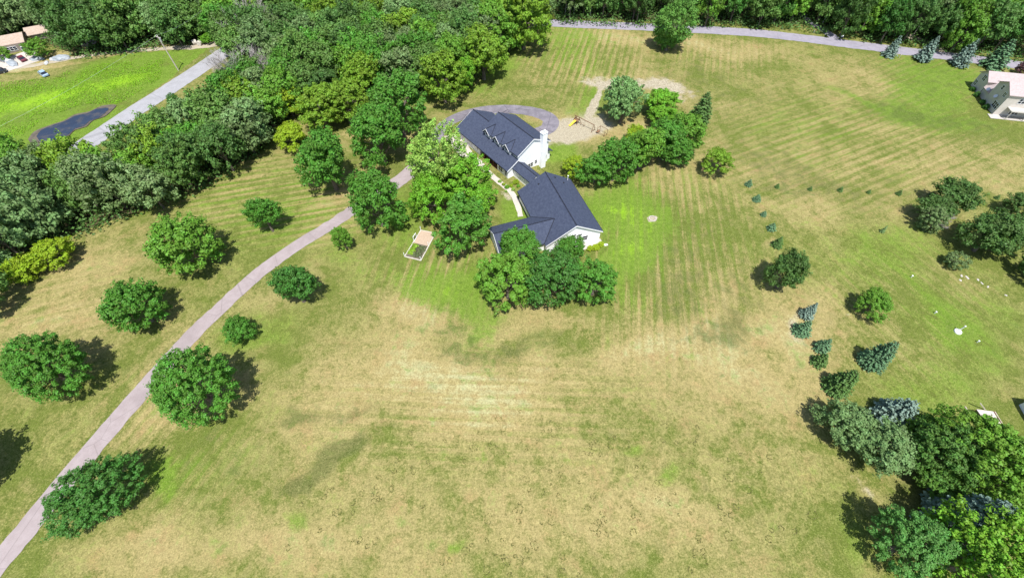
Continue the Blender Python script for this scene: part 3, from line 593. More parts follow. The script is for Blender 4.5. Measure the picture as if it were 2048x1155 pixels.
def wood(poly, sp, zc, labelf, group, cols, n_max, rr=(.9, 1.2), asp=(1.0, 1.35), seed=1, skip=()):
    r = np.random.default_rng(seed); random.seed(seed); W = np.array(wpoly(poly, zc)); x0, y0 = W.min(0); x1, y1 = W.max(0); pts = []
    for i, y in enumerate(np.arange(y0, y1, sp * .87)):
        for x in np.arange(x0 + (sp / 2 if i % 2 else 0), x1, sp):
            q = np.array([x, y]) + r.uniform(-.28, .28, 2) * sp
            if inpoly(q[0], q[1], W): pts.append(q)
    out = []
    for q in pts:
        Rr = sp * .62 * r.uniform(*rr); a = r.uniform(*asp); u, v = px_of(q[0], q[1], zc)
        if v < -95 or u < -110 or u > 2150: continue
        if any(math.hypot(q[0] - s[0], q[1] - s[1]) < s[2] for s in skip): continue
        out.append((q, Rr, a))
    for q, Rr, a in out[:n_max]:
        z = h1(*q); c = G[cols[int(r.integers(len(cols)))]]; u, v = px_of(q[0], q[1], zc)
        t = empty('broadleaf_tree', (q[0], q[1], z), r.uniform(0, 6.28), label=where(labelf, TINT[c], Rr * a / sp, u, v), cat='tree', group=group)
        zz = zc * r.uniform(.78, 1.15); cm = link('crown', random.choice(FAR), t); cm.location = (0, 0, zz); cm.scale = (Rr, Rr, Rr * a); cm.color = col(c, .2)
        tk = link('trunk', random.choice(TR), t); tk.scale = (3.2, 3.2, zz / 1.25)
    print('wood', group, len(out)); return W
farm = at(20, 88)
sk = [tuple(at(522, 82)[:2]) + (7,), tuple(at(488, 170)[:2]) + (7,), tuple(at(550, 162)[:2]) + (6,), tuple(at(18, 455)[:2]) + (6,)]
skB = [tuple(at(x, y, 4)[:2]) + (8.5,) for x, y in [(0, 90), (20, 86), (45, 78), (66, 62), (-30, 96), (25, 110), (84, 58)]]
mixA = ['wood', 'wood', 'woodd', 'wood', 'maple', 'grey', 'wood', 'olive', 'light', 'greyg', 'woodd', 'light', 'greyg']
WA = wood(WOOD_A, 8.3, 7.5, 'broadleaf tree in the dense wood between the county road and the lawns', 'trees of the wood beside the county road', mixA, 230, seed=3, skip=sk)
WB = wood(WOOD_B, 9.2, 7, 'broadleaf tree in the wood beyond the marshy field, upper left', 'trees of the wood beyond the field', ['woodd', 'wood', 'greyg', 'wood', 'dark', 'grey', 'woodd'], 80, seed=4, skip=skB)
WC = wood(WOOD_C, 8.8, 8.5, 'tall broadleaf tree in the dark wood beyond the far street', 'trees of the wood beyond the far street', ['woodd', 'dark', 'woodd', 'wood', 'dark', 'woodd', 'light', 'grey'], 110, seed=5, asp=(1.2, 1.7), rr=(.75, 1.0))
# pale slender trunks showing at the edge of the far wood
# undergrowth filling the woods (nobody could count it)
def under(W, n, hmax, seed, c):
    r = np.random.default_rng(seed); x0, y0 = W.min(0); x1, y1 = W.max(0); P = np.stack([r.uniform(x0, x1, n * 3), r.uniform(y0, y1, n * 3)], -1); P = P[inpoly(P[:, 0], P[:, 1], W)][:n]
    C = np.repeat(P, 7, 0) + r.normal(size=(len(P) * 7, 2)) * .9; z = hz(C[:, 0], C[:, 1]) + r.uniform(.1, hmax, len(C)); C = np.column_stack([C, z])
    V, F = cards(C, nrm(r.normal(size=C.shape) * .7 + np.array([0, -.2, 1])), .7, r); o = link('undergrowth', fast_mesh('undergrowth', V, F, M['leaf'], r.uniform(0, .8, len(C))), kind='stuff', label='dark leafy undergrowth on the floor of the wood', cat='undergrowth'); o.color = (*c, 1)
under(WA, 5500, 3.0, 1, G['woodd']); under(WB, 2500, 2.2, 2, G['woodd']); under(WC, 3000, 2.5, 3, G['woodd'])
# tall marsh grass
def marsh():
    r = np.random.default_rng(5); W = np.array(wpoly([(-60, 275), (-60, 170), (60, 160), (200, 128), (330, 118), (320, 158), (238, 208), (170, 208), (90, 235), (40, 275)])); x0, y0 = W.min(0); x1, y1 = W.max(0)
    P = np.stack([r.uniform(x0, x1, 60000), r.uniform(y0, y1, 60000)], -1); P = P[inpoly(P[:, 0], P[:, 1], W)]; nn = np.array([mnoise.noise(Vector((a * .06, b * .1, 1))) + .8 * mnoise.noise(Vector((a * .25, b * .25, 5))) for a, b in P]); P = P[nn + r.uniform(-.6, .6, len(P)) > .05][:12000]
    C = np.column_stack([P, hz(P[:, 0], P[:, 1]) + r.uniform(.02, .25, len(P))]); V, F = cards(C, nrm(r.normal(size=C.shape) * .5 + np.array([0, 0, 1.6])), .3, r)
    o = link('marsh_grass', fast_mesh('marsh_grass', V, F, M['leaf'], r.uniform(0, 1, len(C))), kind='stuff', label='tall bright green marsh grass in the field', cat='grass'); o.color = (.17, .33, .012, 1)
marsh()
def tuft_rings():
    r = np.random.default_rng(21); Cs = []
    C0 = [(990, 862), (1110, 868), (945, 895), (1190, 885), (1275, 895), (1235, 912), (1305, 975), (1330, 985), (1085, 962), (1100, 985), (1055, 920), (1030, 1030), (1015, 1085), (1050, 1110), (1235, 1030), (1255, 1035), (980, 1130), (780, 960), (770, 1000), (672, 1030), (722, 1052), (736, 985), (1390, 1110), (1560, 1060), (820, 900), (1420, 1010), (1370, 880), (900, 1120), (640, 1100), (1130, 1120), (1480, 940)]
    for cx, cy in C0:
        for _ in range(int(r.integers(3, 10))):
            p = at(cx + r.normal() * 34, cy + r.normal() * 22); ra = r.uniform(.16, .42) if r.uniform() < .8 else r.uniform(.4, .75); n = int(ra * 95); ph = r.uniform(0, 6.28, 3); a = r.uniform(0, 6.28, n) ; a = a[(np.sin(a + ph[0]) > -.85)]
            rr = ra * (1 + .16 * np.sin(2 * a + ph[1]) + .1 * np.sin(5 * a + ph[2])) + r.normal(size=len(a)) * .035; x = p.x + rr * np.cos(a); y = p.y + rr * np.sin(a); Cs.append(np.column_stack([x, y, hz(x, y) + r.uniform(.02, .09, len(a))]))
    C = np.concatenate(Cs); V, F = cards(C, nrm(r.normal(size=C.shape) * .6 + np.array([0, 0, 1])), .16, r)
    o = link('grass_tufts', fast_mesh('grass_tufts', V, F, M['leaf'], r.uniform(0, .8, len(C))), kind='stuff', label='small ragged rings of darker grass tufts on the dry field', cat='grass'); o.color = (.15, .145, .045, 1)
tuft_rings()

# ------------------------------------------------------------------ buildings
def shingle(name, c1, c2, c3):
    m = mat(name, c1, .85, .25); k = N(m); p = k.obj()
    c = k.mix(k.ss(k.noise(p, 1.6, 5, .7), .35, .65), c1, c2); c = k.mix(k.ss(k.noise(p, 7, 3, .8), .55, .7, 0, .5), c, c3)
    k.l(c, k.b.inputs['Base Color'])
    wv = k.new('ShaderNodeTexWave', wave_type='BANDS', bands_direction='Z', wave_profile='SAW'); wv.inputs['Scale'].default_value = 1.1; k.l(p, wv.inputs['Vector'])
    k.bump(k.math('ADD', wv.outputs['Fac'], k.math('MULTIPLY', k.noise(p, 7, 3), .6)), .5, .05); return m
def siding(name, c1, c2):
    m = mat(name, c1, .6, .3); k = N(m); p = k.obj(); c = k.mix(k.ss(k.noise(p, .8, 4), .3, .7), c1, c2); k.l(c, k.b.inputs['Base Color'])
    wv = k.new('ShaderNodeTexWave', wave_type='BANDS', bands_direction='Z', wave_profile='SAW'); wv.inputs['Scale'].default_value = 1.55; k.l(p, wv.inputs['Vector']); k.bump(wv.outputs['Fac'], .12, .02); return m
M['slate'] = shingle('slate_shingle', (.036, .045, .076), (.052, .064, .100), (.10, .118, .165)); M['tanroof'] = shingle('tan_shingle', (.33, .25, .19), (.39, .31, .25), (.45, .37, .31)); M['pinkroof'] = shingle('pale_shingle', (.35, .285, .275), (.40, .335, .325), (.45, .39, .38))
M['white'] = siding('white_siding', (.84, .84, .85), (.88, .88, .88)); M['tan'] = siding('beige_siding', (.47, .43, .38), (.53, .49, .44)); M['brownw'] = siding('brown_siding', (.20, .17, .14), (.26, .22, .19))
M['trim'] = noisy('white_trim', (.78, .78, .78), (.72, .72, .71), 2, .5); M['ridge'] = noisy('ridge_cap', (.014, .016, .026), (.024, .028, .042), 3)
M['glass'] = mat('window_glass', (.015, .02, .03), .08, .6); M['deck'] = noisy('stained_deck', (.13, .05, .03), (.20, .08, .05), 4); M['door'] = mat('front_door', (.10, .03, .02), .5); M['stone'] = noisy('foundation', (.38, .35, .31), (.46, .42, .38), 3)
M['metal'] = mat('pale_metal', (.6, .6, .6), .4, .5, .6); M['black'] = mat('black_plastic', (.02, .02, .022), .5); M['wood'] = noisy('brown_wood', (.16, .09, .05), (.24, .14, .08), 5); M['oldwood'] = noisy('weathered_wood', (.42, .36, .32), (.52, .46, .42), 4)
M['yellow'] = mat('yellow_plastic', (.85, .58, .06), .4, .4); M['mulch'] = noisy('tan_mulch', (.36, .265, .19), (.42, .325, .24), 3); M['soil'] = noisy('garden_soil', (.08, .07, .05), (.15, .13, .09), 2)
ZB = -3.0
def window(root, name, ctr, ax, wd, ht, nrmv, panes=2, sills=True, cross=1):
    """ctr local; ax = horizontal unit vector along the wall, nrmv outward"""
    c = Vector(ctr); ax = Vector(ax); nv = Vector(nrmv); up = Vector((0, 0, 1)); f = MB()
    def slab(b, u0, u1, z0, z1, d0, d1):
        q = lambda u, z, d: c + ax * u + up * z + nv * d
        b.solid([q(u0, z0, d0), q(u1, z0, d0), q(u1, z1, d0), q(u0, z1, d0)], [q(u0, z0, d1), q(u1, z0, d1), q(u1, z1, d1), q(u0, z1, d1)])
    t = .09
    slab(f, -wd / 2 - t, wd / 2 + t, ht / 2, ht / 2 + t, -.02, .07); slab(f, -wd / 2 - t, wd / 2 + t, -ht / 2 - t, -ht / 2, -.02, .07)
    slab(f, -wd / 2 - t, -wd / 2, -ht / 2, ht / 2, -.02, .068); slab(f, wd / 2, wd / 2 + t, -ht / 2, ht / 2, -.02, .068)
    for i in range(1, panes): u = -wd / 2 + wd * i / panes; slab(f, u - .06, u + .06, -ht / 2, ht / 2, -.02, .062)
    if cross: slab(f, -wd / 2, wd / 2, -.03, .03, -.02, .056)
    fr = f.build(name, M['trim'], root); g = MB(); slab(g, -wd / 2, wd / 2, -ht / 2, ht / 2, -.02, .03); g.build('pane', M['glass'], fr); return fr
def roofprof(pts, th=.22):
    """(b,z) top line -> closed slab profile"""
    return pts + [(b, z - th) for b, z in reversed(pts)]
def farmhouse():
    root = empty('farmhouse', (6.007, 104.475, 0), HTH, label='large white farmhouse with dark slate roof, three dormers and a tall white chimney', cat='house')
    W, SL, Z = 6.1, .539, 9.303; top = lambda b: Z - SL * abs(b); LT = -25.2
    def low(b): return 2.97 + .531 * (9.33 - b)
    LB, LZ = 2.49, 6.60
    w = MB(); w.prism_x([(-5.75, ZB), (-5.75, top(5.75) - .24), (0, Z - .24), (5.4, top(5.4) - .24), (5.4, ZB)], -15.65, -.3)
    w.prism_x([(5.398, ZB), (5.398, low(5.4) - .24), (8.85, low(8.85) - .24), (8.85, ZB)], -5.2, -.303)
    w.prism_x([(-3.9, ZB), (-3.9, LZ - .531 * (3.9 + LB) - .24), (LB, LZ - .24), (8.85, low(8.85) - .24), (8.85, ZB)], -24.8, -15.652)
    w.prism_x([(5.402, ZB), (5.402, low(5.4) - .24), (8.85, low(8.85) - .24), (8.85, ZB)], -15.6, -13.6)
    w.prism_x([(-6.9, ZB), (-6.9, 2.0), (-5.7, 2.0), (-5.7, ZB)], -4.2, -.6)
    w.build('wall', M['white'], root)
    r = MB(); r.prism_x(roofprof([(-W - .15, top(W + .15)), (0, Z), (5.75, top(5.75))]), -16.0, .02)
    r.prism_x(roofprof([(-4.4, LZ - .531 * (4.4 + LB)), (LB, LZ), (9.33, 2.97)]), LT, -16.02); r.prism_x(roofprof([(5.38, low(5.38)), (9.33, 2.97)]), -16.021, .02)
    r.prism_x(roofprof([(-7.5, 1.95), (-5.72, 2.95)], .15), -4.5, .0)
    ro = r.build('roof', M['slate'], root)
    c = MB(); c.bar((-16.05, 0, Z + .03), (.04, 0, Z + .03), .26, .08); c.bar((LT, -LB, LZ + .03), (-16.0, -LB, LZ + .03), .26, .08); c.build('ridge_cap', M['ridge'], ro)
    t = MB()
    for (b0, z0), (b1, z1), a in [((-W - .15, top(W + .15)), (0, Z), .05), ((0, Z), (5.75, top(5.75)), .05), ((5.38, low(5.38)), (9.33, 2.97), .05), ((LB, LZ), (9.33, 2.97), LT - .03), ((-4.4, LZ - .531 * (4.4 + LB)), (LB, LZ), LT - .03)]:
        t.solid([(a - .025, -b0, z0 - .02), (a - .025, -b1, z1 - .02), (a - .025, -b1, z1 - .34), (a - .025, -b0, z0 - .34)], [(a + .03, -b0, z0 - .02), (a + .03, -b1, z1 - .02), (a + .03, -b1, z1 - .34), (a + .03, -b0, z0 - .34)])
    g = MB(); g.box(LT, .02, -9.46, -9.34, 2.76, 2.93); g.box(-16, .02, W + .17, W + .29, top(W + .15) - .22, top(W + .15) - .04); g.box(-16, .02, -5.84, -5.76, top(5.75) - .22, top(5.75) - .03); g.build('gutter', M['ridge'], root)
    t.build('fascia', M['trim'], root)
    for a in (-13.6, -9.15, -4.6):   # dormers
        hw, zr, s = 1.35, 7.8, .95; d = MB(); pr = [(a - hw, 4.6), (a - hw, zr - hw * s - .14), (a, zr - .14), (a + hw, zr - hw * s - .14), (a + hw, 4.6)]
        d.prism_y(pr, 5.75, 2.4); do = d.build('dormer', M['white'], root)
        q = MB(); e = hw + .22; tp = [(a - e, zr - e * s), (a, zr), (a + e, zr - e * s)]; q.prism_y(tp + [(x, z - .12) for x, z in reversed(tp)], 6.35, 2.2); ro2 = q.build('roof', M['slate'], do); c = MB(); c.bar((a, -2.75, zr + .02), (a, -6.35, zr + .02), .2, .06)
        bv = lambda z: (Z - z) / SL
        for sg in (-1, 1): c.bar((a, -bv(zr), zr + .03), (a + sg * e, -bv(zr - e * s), zr - e * s + .04), .18, .06)
        c.build('valley', M['ridge'], do)
        f = MB(); 
        for sg in (-1, 1): f.solid([(a, -6.36, zr), (a + sg * e, -6.36, zr - e * s), (a + sg * e, -6.36, zr - e * s - .2), (a, -6.36, zr - .2)], [(a, -6.43, zr), (a + sg * e, -6.43, zr - e * s), (a + sg * e, -6.43, zr - e * s - .2), (a, -6.43, zr - .2)])
        f.build('fascia', M['trim'], do)
        window(do, 'window', (a, -5.75, 6.0), (1, 0, 0), 1.5, 1.35, (0, -1, 0))
        window(root, 'window', (a + 2.1, -5.4, 5.55), (1, 0, 0), .8, .5, (0, -1, 0), 1, cross=0)
    ch = MB(); ch.box(-.28, .95, 2.35, 4.0, ZB, 10.2); ch.box(-.36, 1.03, 2.27, 4.08, 9.95, 10.25); cho = ch.build('chimney', M['white'], root); cp = MB(); cp.box(0, .7, 2.7, 3.6, 10.25, 10.42); cp.tube([(.35, 3.1, 10.4), (.35, 3.1, 10.75)], .16, 10); cp.build('chimney_cap', M['metal'], cho)
    for b, z, wd, ht, pn in [(.72, .75, 1.7, 1.35, 2), (-1.35, .95, .85, 1.15, 1), (-4.9, .9, .8, 1.15, 1)]: window(root, 'window', (-.3, -b, z), (0, 1, 0), wd, ht, (1, 0, 0), pn)
    for b, z in [(-4.6, 3.6)]: window(root, 'window', (-.3, -b, z), (0, 1, 0), .8, 1.1, (1, 0, 0), 1)
    # front: bay windows, porch, garage-wing doors
    window(root, 'window', (-3.7, -8.85, 1.5), (1, 0, 0), 1.6, 1.6, (0, -1, 0)); window(root, 'window', (-1.3, -8.85, 1.5), (1, 0, 0), .7, 1.6, (0, -1, 0), 1)
    window(root, 'window', (-14.6, -8.85, 1.7), (1, 0, 0), .5, .7, (0, -1, 0), 1, cross=0)
    for a in (-22.6, -18.8): g = MB(); g.box(a - 1.5, a + 1.5, -8.92, -8.85, .02, 2.3); go = g.build('garage_door', M['trim'], root); g2 = MB(); [g2.box(a - 1.4, a + 1.4, -8.94, -8.92, z, z + .03) for z in (.55, 1.1, 1.65)]; g2.build('panel_groove', M['black'], go)
    p = MB(); p.box(-13.55, -5.25, -8.9, -5.42, .02, .32); p.build('porch_floor', M['deck'], root)
    p = MB(); p.box(-13.55, -5.25, -5.46, -5.41, .3, 4.7); p.build('porch_wall', M['deck'], root)
    for a in (-11.5, -9.4, -7.3): p = MB(); p.box(a - .09, a + .09, -8.8, -8.62, .3, 2.98); p.build('porch_post', M['deck'], root)
    p = MB(); [p.box(a, b, -8.76, -8.7, z, z + .07) for a, b in ((-13.4, -11.6), (-7.2, -5.3)) for z in (.55, 1.15)]; [p.box(x, x + .04, -8.75, -8.71, .35, 1.15) for a, b in ((-13.4, -11.6), (-7.2, -5.3)) for x in np.arange(a, b, .2)]; p.build('railing', M['deck'], root)
    d = MB(); d.box(-9.3, -8.3, -5.52, -5.46, .32, 2.5); do = d.build('door', M['door'], root); h = MB(); h.box(-8.45, -8.4, -5.58, -5.52, 1.3, 1.5); h.build('handle', M['metal'], do)
    for a in (-11.6, -6.7): window(root, 'window', (a, -5.46, 1.7), (1, 0, 0), 1.4, 1.3, (0, -1, 0))
    v = MB(); v.tube([(-19.2, 1.2, top(1) - 2.5), (-19.2, 1.2, 7.0)], .05, 6); v.build('vent_pipe', M['trim'], root)
    g = MB(); [g.tube([(a, -9.3, 2.9), (a, -9.0, 2.5), (a, -8.95, .1)], .05, 6) for a in (-.5, -13.2, -24.6)]; g.build('downspout', M['trim'], root)
farmhouse()
def connector():
    root = empty('covered_passage', (6.007, 104.475, 0), HTH, label='small white passage with dark gabled roof joining farmhouse and garage', cat='passage')
    c, zr, s = 5.2, 4.15, .66; w = MB(); w.prism_x([(c - 1.7, ZB), (c - 1.7, zr - 1.7 * s - .15), (c, zr - .15), (c + 1.7, zr - 1.7 * s - .15), (c + 1.7, ZB)], -.296, 7.2); w.build('wall', M['white'], root)
    r = MB(); tp = [(c - 2.05, zr - 2.05 * s), (c, zr), (c + 2.05, zr - 2.05 * s)]; r.prism_x(roofprof(tp, .14), -.28, 7.4); ro = r.build('roof', M['slate'], root)
    k = MB(); k.bar((-.28, -c, zr + .02), (7.4, -c, zr + .02), .22, .06); k.build('ridge_cap', M['ridge'], ro)
    f = MB(); f.box(-.28, 7.4, -c - 2.16, -c - 2.06, zr - 2.05 * s - .15, zr - 2.05 * s - .02); f.box(-.28, 7.4, -c + 2.06, -c + 2.16, zr - 2.05 * s - .15, zr - 2.05 * s - .02); f.build('gutter', M['ridge'], root)
connector()
def garage():
    th = -1.24; root = empty('garage', (8.576, 93.189, 0), th, label='white garage building with dark slate roof, side wing and gridded gable window', cat='garage')
    W, Z = 7.525, 7.474; SL = (7.474 - 2.991) / 7.525; L = 20.44; top = lambda b: Z - SL * abs(b)
    w = MB(); w.prism_x([(-7.1, ZB), (-7.1, top(7.1) - .24), (0, Z - .24), (7.1, top(7.1) - .24), (7.1, ZB)], .35, L - .35)
    w.prism_y([(10.6, -.5), (10.6, 3.0), (14.8, 5.3), (19.0, 3.0), (19.0, -.5)], 7.102, 18.4); w.build('wall', M['white'], root)
    r = MB(); r.prism_x(roofprof([(-W, top(W)), (0, Z), (W, top(W))]), 0, L)
    tp = [(10.1, 3.0), (14.8, 5.56), (19.5, 3.0)]; r.prism_y(tp + [(a, z - .2) for a, z in reversed(tp)], 3.0, 18.8); ro = r.build('roof', M['slate'], root)
    k = MB(); k.bar((-.03, 0, Z + .03), (L + .03, 0, Z + .03), .26, .08); k.bar((14.8, -3.25, 5.59), (14.8, -18.85, 5.59), .24, .08)
    vz = lambda a: 5.56 - abs(a - 14.8) * (2.56 / 4.7); vb = lambda a: (Z - vz(a)) / SL
    for a1 in (10.1, 19.5): k.bar((14.8, -vb(14.8), 5.60), (a1, -vb(a1), vz(a1) + .05), .2, .06)
    k.build('ridge_cap', M['ridge'], ro)
    t = MB()
    for a in (L + .03,):
        for sg in (-1, 1): t.solid([(a - .03, 0, Z - .02), (a - .03, sg * W, 2.97), (a - .03, sg * W, 2.65), (a - .03, 0, Z - .34)], [(a + .03, 0, Z - .02), (a + .03, sg * W, 2.97), (a + .03, sg * W, 2.65), (a + .03, 0, Z - .34)])
    g = MB(); g.box(0, L, W + .02, W + .14, 2.76, 2.92); g.box(0, 10, -W - .14, -W - .02, 2.76, 2.92); g.box(9.98, 10.08, -18.8, -7.6, 2.79, 2.95); g.box(19.52, 19.62, -18.8, -7.6, 2.79, 2.95); g.build('gutter', M['ridge'], root)
    for s0, s1 in ((10.1, 14.8), (19.5, 14.8)): t.solid([(s0, -18.82, 3.0), (s1, -18.82, 5.56), (s1, -18.82, 5.26), (s0, -18.82, 2.7)], [(s0, -18.88, 3.0), (s1, -18.88, 5.56), (s1, -18.88, 5.26), (s0, -18.88, 2.7)])
    t.build('fascia', M['trim'], root)
    for i, b in enumerate((2.0, .35, -1.3, -2.95)):
        window(root, 'window', (L - .35, -b, 1.9), (0, 1, 0), 1.35, 1.5, (1, 0, 0), 1)
        if i < 3: window(root, 'window', (L - .35, -b, 3.55 + (.35 if i == 1 else 0)), (0, 1, 0), 1.35, .55, (1, 0, 0), 1, cross=0)
    v = MB(); v.tube([(1.0, 6.3, top(6.3) - .1), (1.0, 6.3, top(6.3) + 1.35)], .09, 8); v.tube([(1.0, 6.3, top(6.3) + 1.3), (1.0, 6.3, top(6.3) + 1.5)], .16, 8); v.build('vent_pipe', M['trim'], root)
    for a, b in ((1.6, 2.2), (3.0, 4.2), (2.4, -2.6)): v = MB(); v.box(a - .16, a + .16, b - .16, b + .16, top(b) - .1, top(b) + .18); v.build('roof_vent', M['black'], root)
    for b in (10.0, 13.6): g = MB(); g.box(b * 0 + 19.0, 19.06, -b - 1.4, -b + 1.4, .02, 2.3); g.build('garage_door', M['trim'], root)
    f = MB(); f.box(L - .34, L + 1.7, -.8, 7.4, -.1, .12); f.build('bed_edging', M['stone'], root)
garage()
def neighbour():
    C = at(1984, 229); q = at(1941, 170); wv = (q - C); wv.z = 0; Lw = wv.length; th = math.atan2(wv.y, wv.x) - math.pi / 2
    root = empty('neighbouring_house', (C.x, C.y, C.z), th, label='beige two storey house with pale pinkish roof at the right edge', cat='house')
    A = Lw * .44; B0 = Lw * .66; w = MB()
    def blk(y0, y1, x0, x1, e, z, m=.14): w.solid([(x0, y0, -.5), (x0, y0, e), (x0, (y0 + y1) / 2, z - m), (x0, y1, e), (x0, y1, -.5)], [(x1, y0, -.5), (x1, y0, e), (x1, (y0 + y1) / 2, z - m), (x1, y1, e), (x1, y1, -.5)])
    blk(0, A, 0, 26, 6.9, 8.8); blk(B0, Lw, 0, 24, 4.8, 6.6); w.box(.3, 24, A + .01, B0 - .01, -.5, 2.6); w.build('wall', M['tan'], root)
    r = MB()
    for y0, y1, x0, x1, e, z in ((0, A, -.4, 26.5, 6.9, 8.8), (B0, Lw, -.4, 24.5, 4.8, 6.6)):
        m_ = (y0 + y1) / 2; sl_ = (z - e) / ((y1 - y0) / 2); o = .4; P = [(y0 - o, e - o * sl_), (m_, z), (y1 + o, e - o * sl_)]; P2 = P + [(y, zz - .2) for y, zz in reversed(P)]
        r.solid([(x0, y, zz) for y, zz in P2], [(x1, y, zz) for y, zz in P2])
    r.solid([(-.2, A + .01, 2.6), (-.2, B0 - .01, 2.6), (3.0, B0 - .01, 4.6), (3.0, A + .01, 4.6)], [(-.2, A + .01, 2.75), (-.2, B0 - .01, 2.75), (3.0, B0 - .01, 4.75), (3.0, A + .01, 4.75)])
    r.solid([(2.9, A + .02, 4.6), (2.9, B0 - .02, 4.6), (24, B0 - .02, 5.4), (24, A + .02, 5.4)], [(2.9, A + .02, 4.75), (2.9, B0 - .02, 4.75), (24, B0 - .02, 5.55), (24, A + .02, 5.55)]); r.build('roof', M['pinkroof'], root)
    window(root, 'window', (0, A * .62, 6.4), (0, 1, 0), .9, 1.2, (-1, 0, 0), 1); window(root, 'window', (0, 1.9, 5.6), (0, 1, 0), 1.1, 1.3, (-1, 0, 0), 2); window(root, 'window', (0, 2.0, 2.2), (0, 1, 0), 2.6, 1.7, (-1, 0, 0), 3); window(root, 'window', (0, B0 + 2.8, 4.3), (0, 1, 0), 1.5, 1.6, (-1, 0, 0), 2); window(root, 'window', (0, Lw - 1.2, 1.7), (0, 1, 0), 1.3, 1.6, (-1, 0, 0), 2)
    for x, wd in ((4.6, 1.8), (11, 2.2), (16, 2.0)): window(root, 'window', (x, 0, 5.0), (1, 0, 0), wd, 1.4, (0, -1, 0), 2); window(root, 'window', (x + .6, 0, 1.5), (1, 0, 0), wd + .8, 1.6, (0, -1, 0), 3)
    d = MB(); d.box(2.3, 13, -2.6, -.02, 2.75, 2.95); [d.box(x, x + .16, -2.5, -2.34, 0, 2.75) for x in (2.6, 7.4, 12.6)]; do = d.build('balcony', M['tan'], root); rl = MB(); rl.box(2.3, 13, -2.6, -2.54, 3.75, 3.85); [rl.box(x, x + .05, -2.59, -2.55, 2.95, 3.75) for x in np.arange(2.4, 13, .3)]; rl.build('railing', M['trim'], do)
    v = MB(); v.tube([(8, 1.6, 7), (8, 1.6, 7.9)], .08, 6); v.build('vent_pipe', M['black'], root)
    p = at(1986, 236); o = MB(); o.box(-1.4, 14, -2.4, -.02, .02, .14); o.build('patio', M['stone'], root)
    for i, (x, y) in enumerate(((-.9, 3.2), (-.9, 6.0), (-1.0, 10.5), (-1.0, 14))):
        P = root.matrix_basis @ Vector((x, y, 0)); t = empty('shrub', P, label='dark round shrub along the shaded wall of the neighbouring house', cat='shrub', group='shrubs along the neighbouring house'); c = link('crown', random.choice(FAR), t); c.location.z = .55; c.scale = (.8, .8, .7); c.color = col(G['dark'])
    dsh = MB(); n = 12
    for k in range(n): a, b = 6.283 * k / n, 6.283 * (k + 1) / n; dsh.solid([(0, 0, 0), (math.cos(a) * .55, math.sin(a) * .55, .16), (math.cos(b) * .55, math.sin(b) * .55, .16)], [(0, 0, -.03), (math.cos(a) * .57, math.sin(a) * .57, .13), (math.cos(b) * .57, math.sin(b) * .57, .13)])
    dsh.tube([(0, 0, 0), (.2, 0, -.6)], .04, 5)
    for loc in ((-.5, 3.9, 3.9), (-.3, A + 1.2, 3.4)): o = dsh.build('satellite_dish', M['metal'], root); o.location = loc; o.rotation_euler = (R(50), 0, R(-70))
neighbour()
def far_house():
    a, b = at(-60, 92, 3.0), at(50, 71, 3.0); a.z = b.z = 0; d = b - a; L = d.length; th = math.atan2(d.y, d.x)
    root = empty('ranch_house', (a.x, a.y, h1(a.x, a.y)), th, label='long low house with tan roof among the trees at the upper left', cat='house')
    def gab(bm, x0, x1, y0, y1, e, z, o=0): m_ = (y0 + y1) / 2; bm.solid([(x0, y0, -.3), (x0, y0, e), (x0, m_, z), (x0, y1, e), (x0, y1, -.3)], [(x1, y0, -.3), (x1, y0, e), (x1, m_, z), (x1, y1, e), (x1, y1, -.3)])
    w = MB(); gab(w, 0, L - .6, -3.6, 3.6, 2.8, 4.2); gab(w, L + 1, L + 9, 1.4, 7.4, 2.6, 3.8); w.box(L - 8, L - 1.5, -5.0, -3.61, -.2, 2.5); w.build('wall', M['brownw'], root)
    r = MB()
    for x0, x1, y0, y1, e, z in ((-.6, L, -4.8, 4.4, 2.75, 4.45), (L - .4, L + 9.6, .8, 8.0, 2.55, 4.1), (L + 9.61, L + 14, 4.2, 7.6, 2.4, 3.4)):
        m_ = (y0 + y1) / 2; P = [(y0, e), (m_, z), (y1, e)]; P2 = P + [(y, q - .16) for y, q in reversed(P)]; r.solid([(x0, y, q) for y, q in P2], [(x1, y, q) for y, q in P2])
    r.build('roof', M['tanroof'], root); window(root, 'window', (L - 5, -5.0, 1.4), (1, 0, 0), 3.2, 1.2, (0, -1, 0), 3); window(root, 'window', (L - 14, -3.6, 1.5), (1, 0, 0), 1.8, 1.1, (0, -1, 0), 2)
far_house()
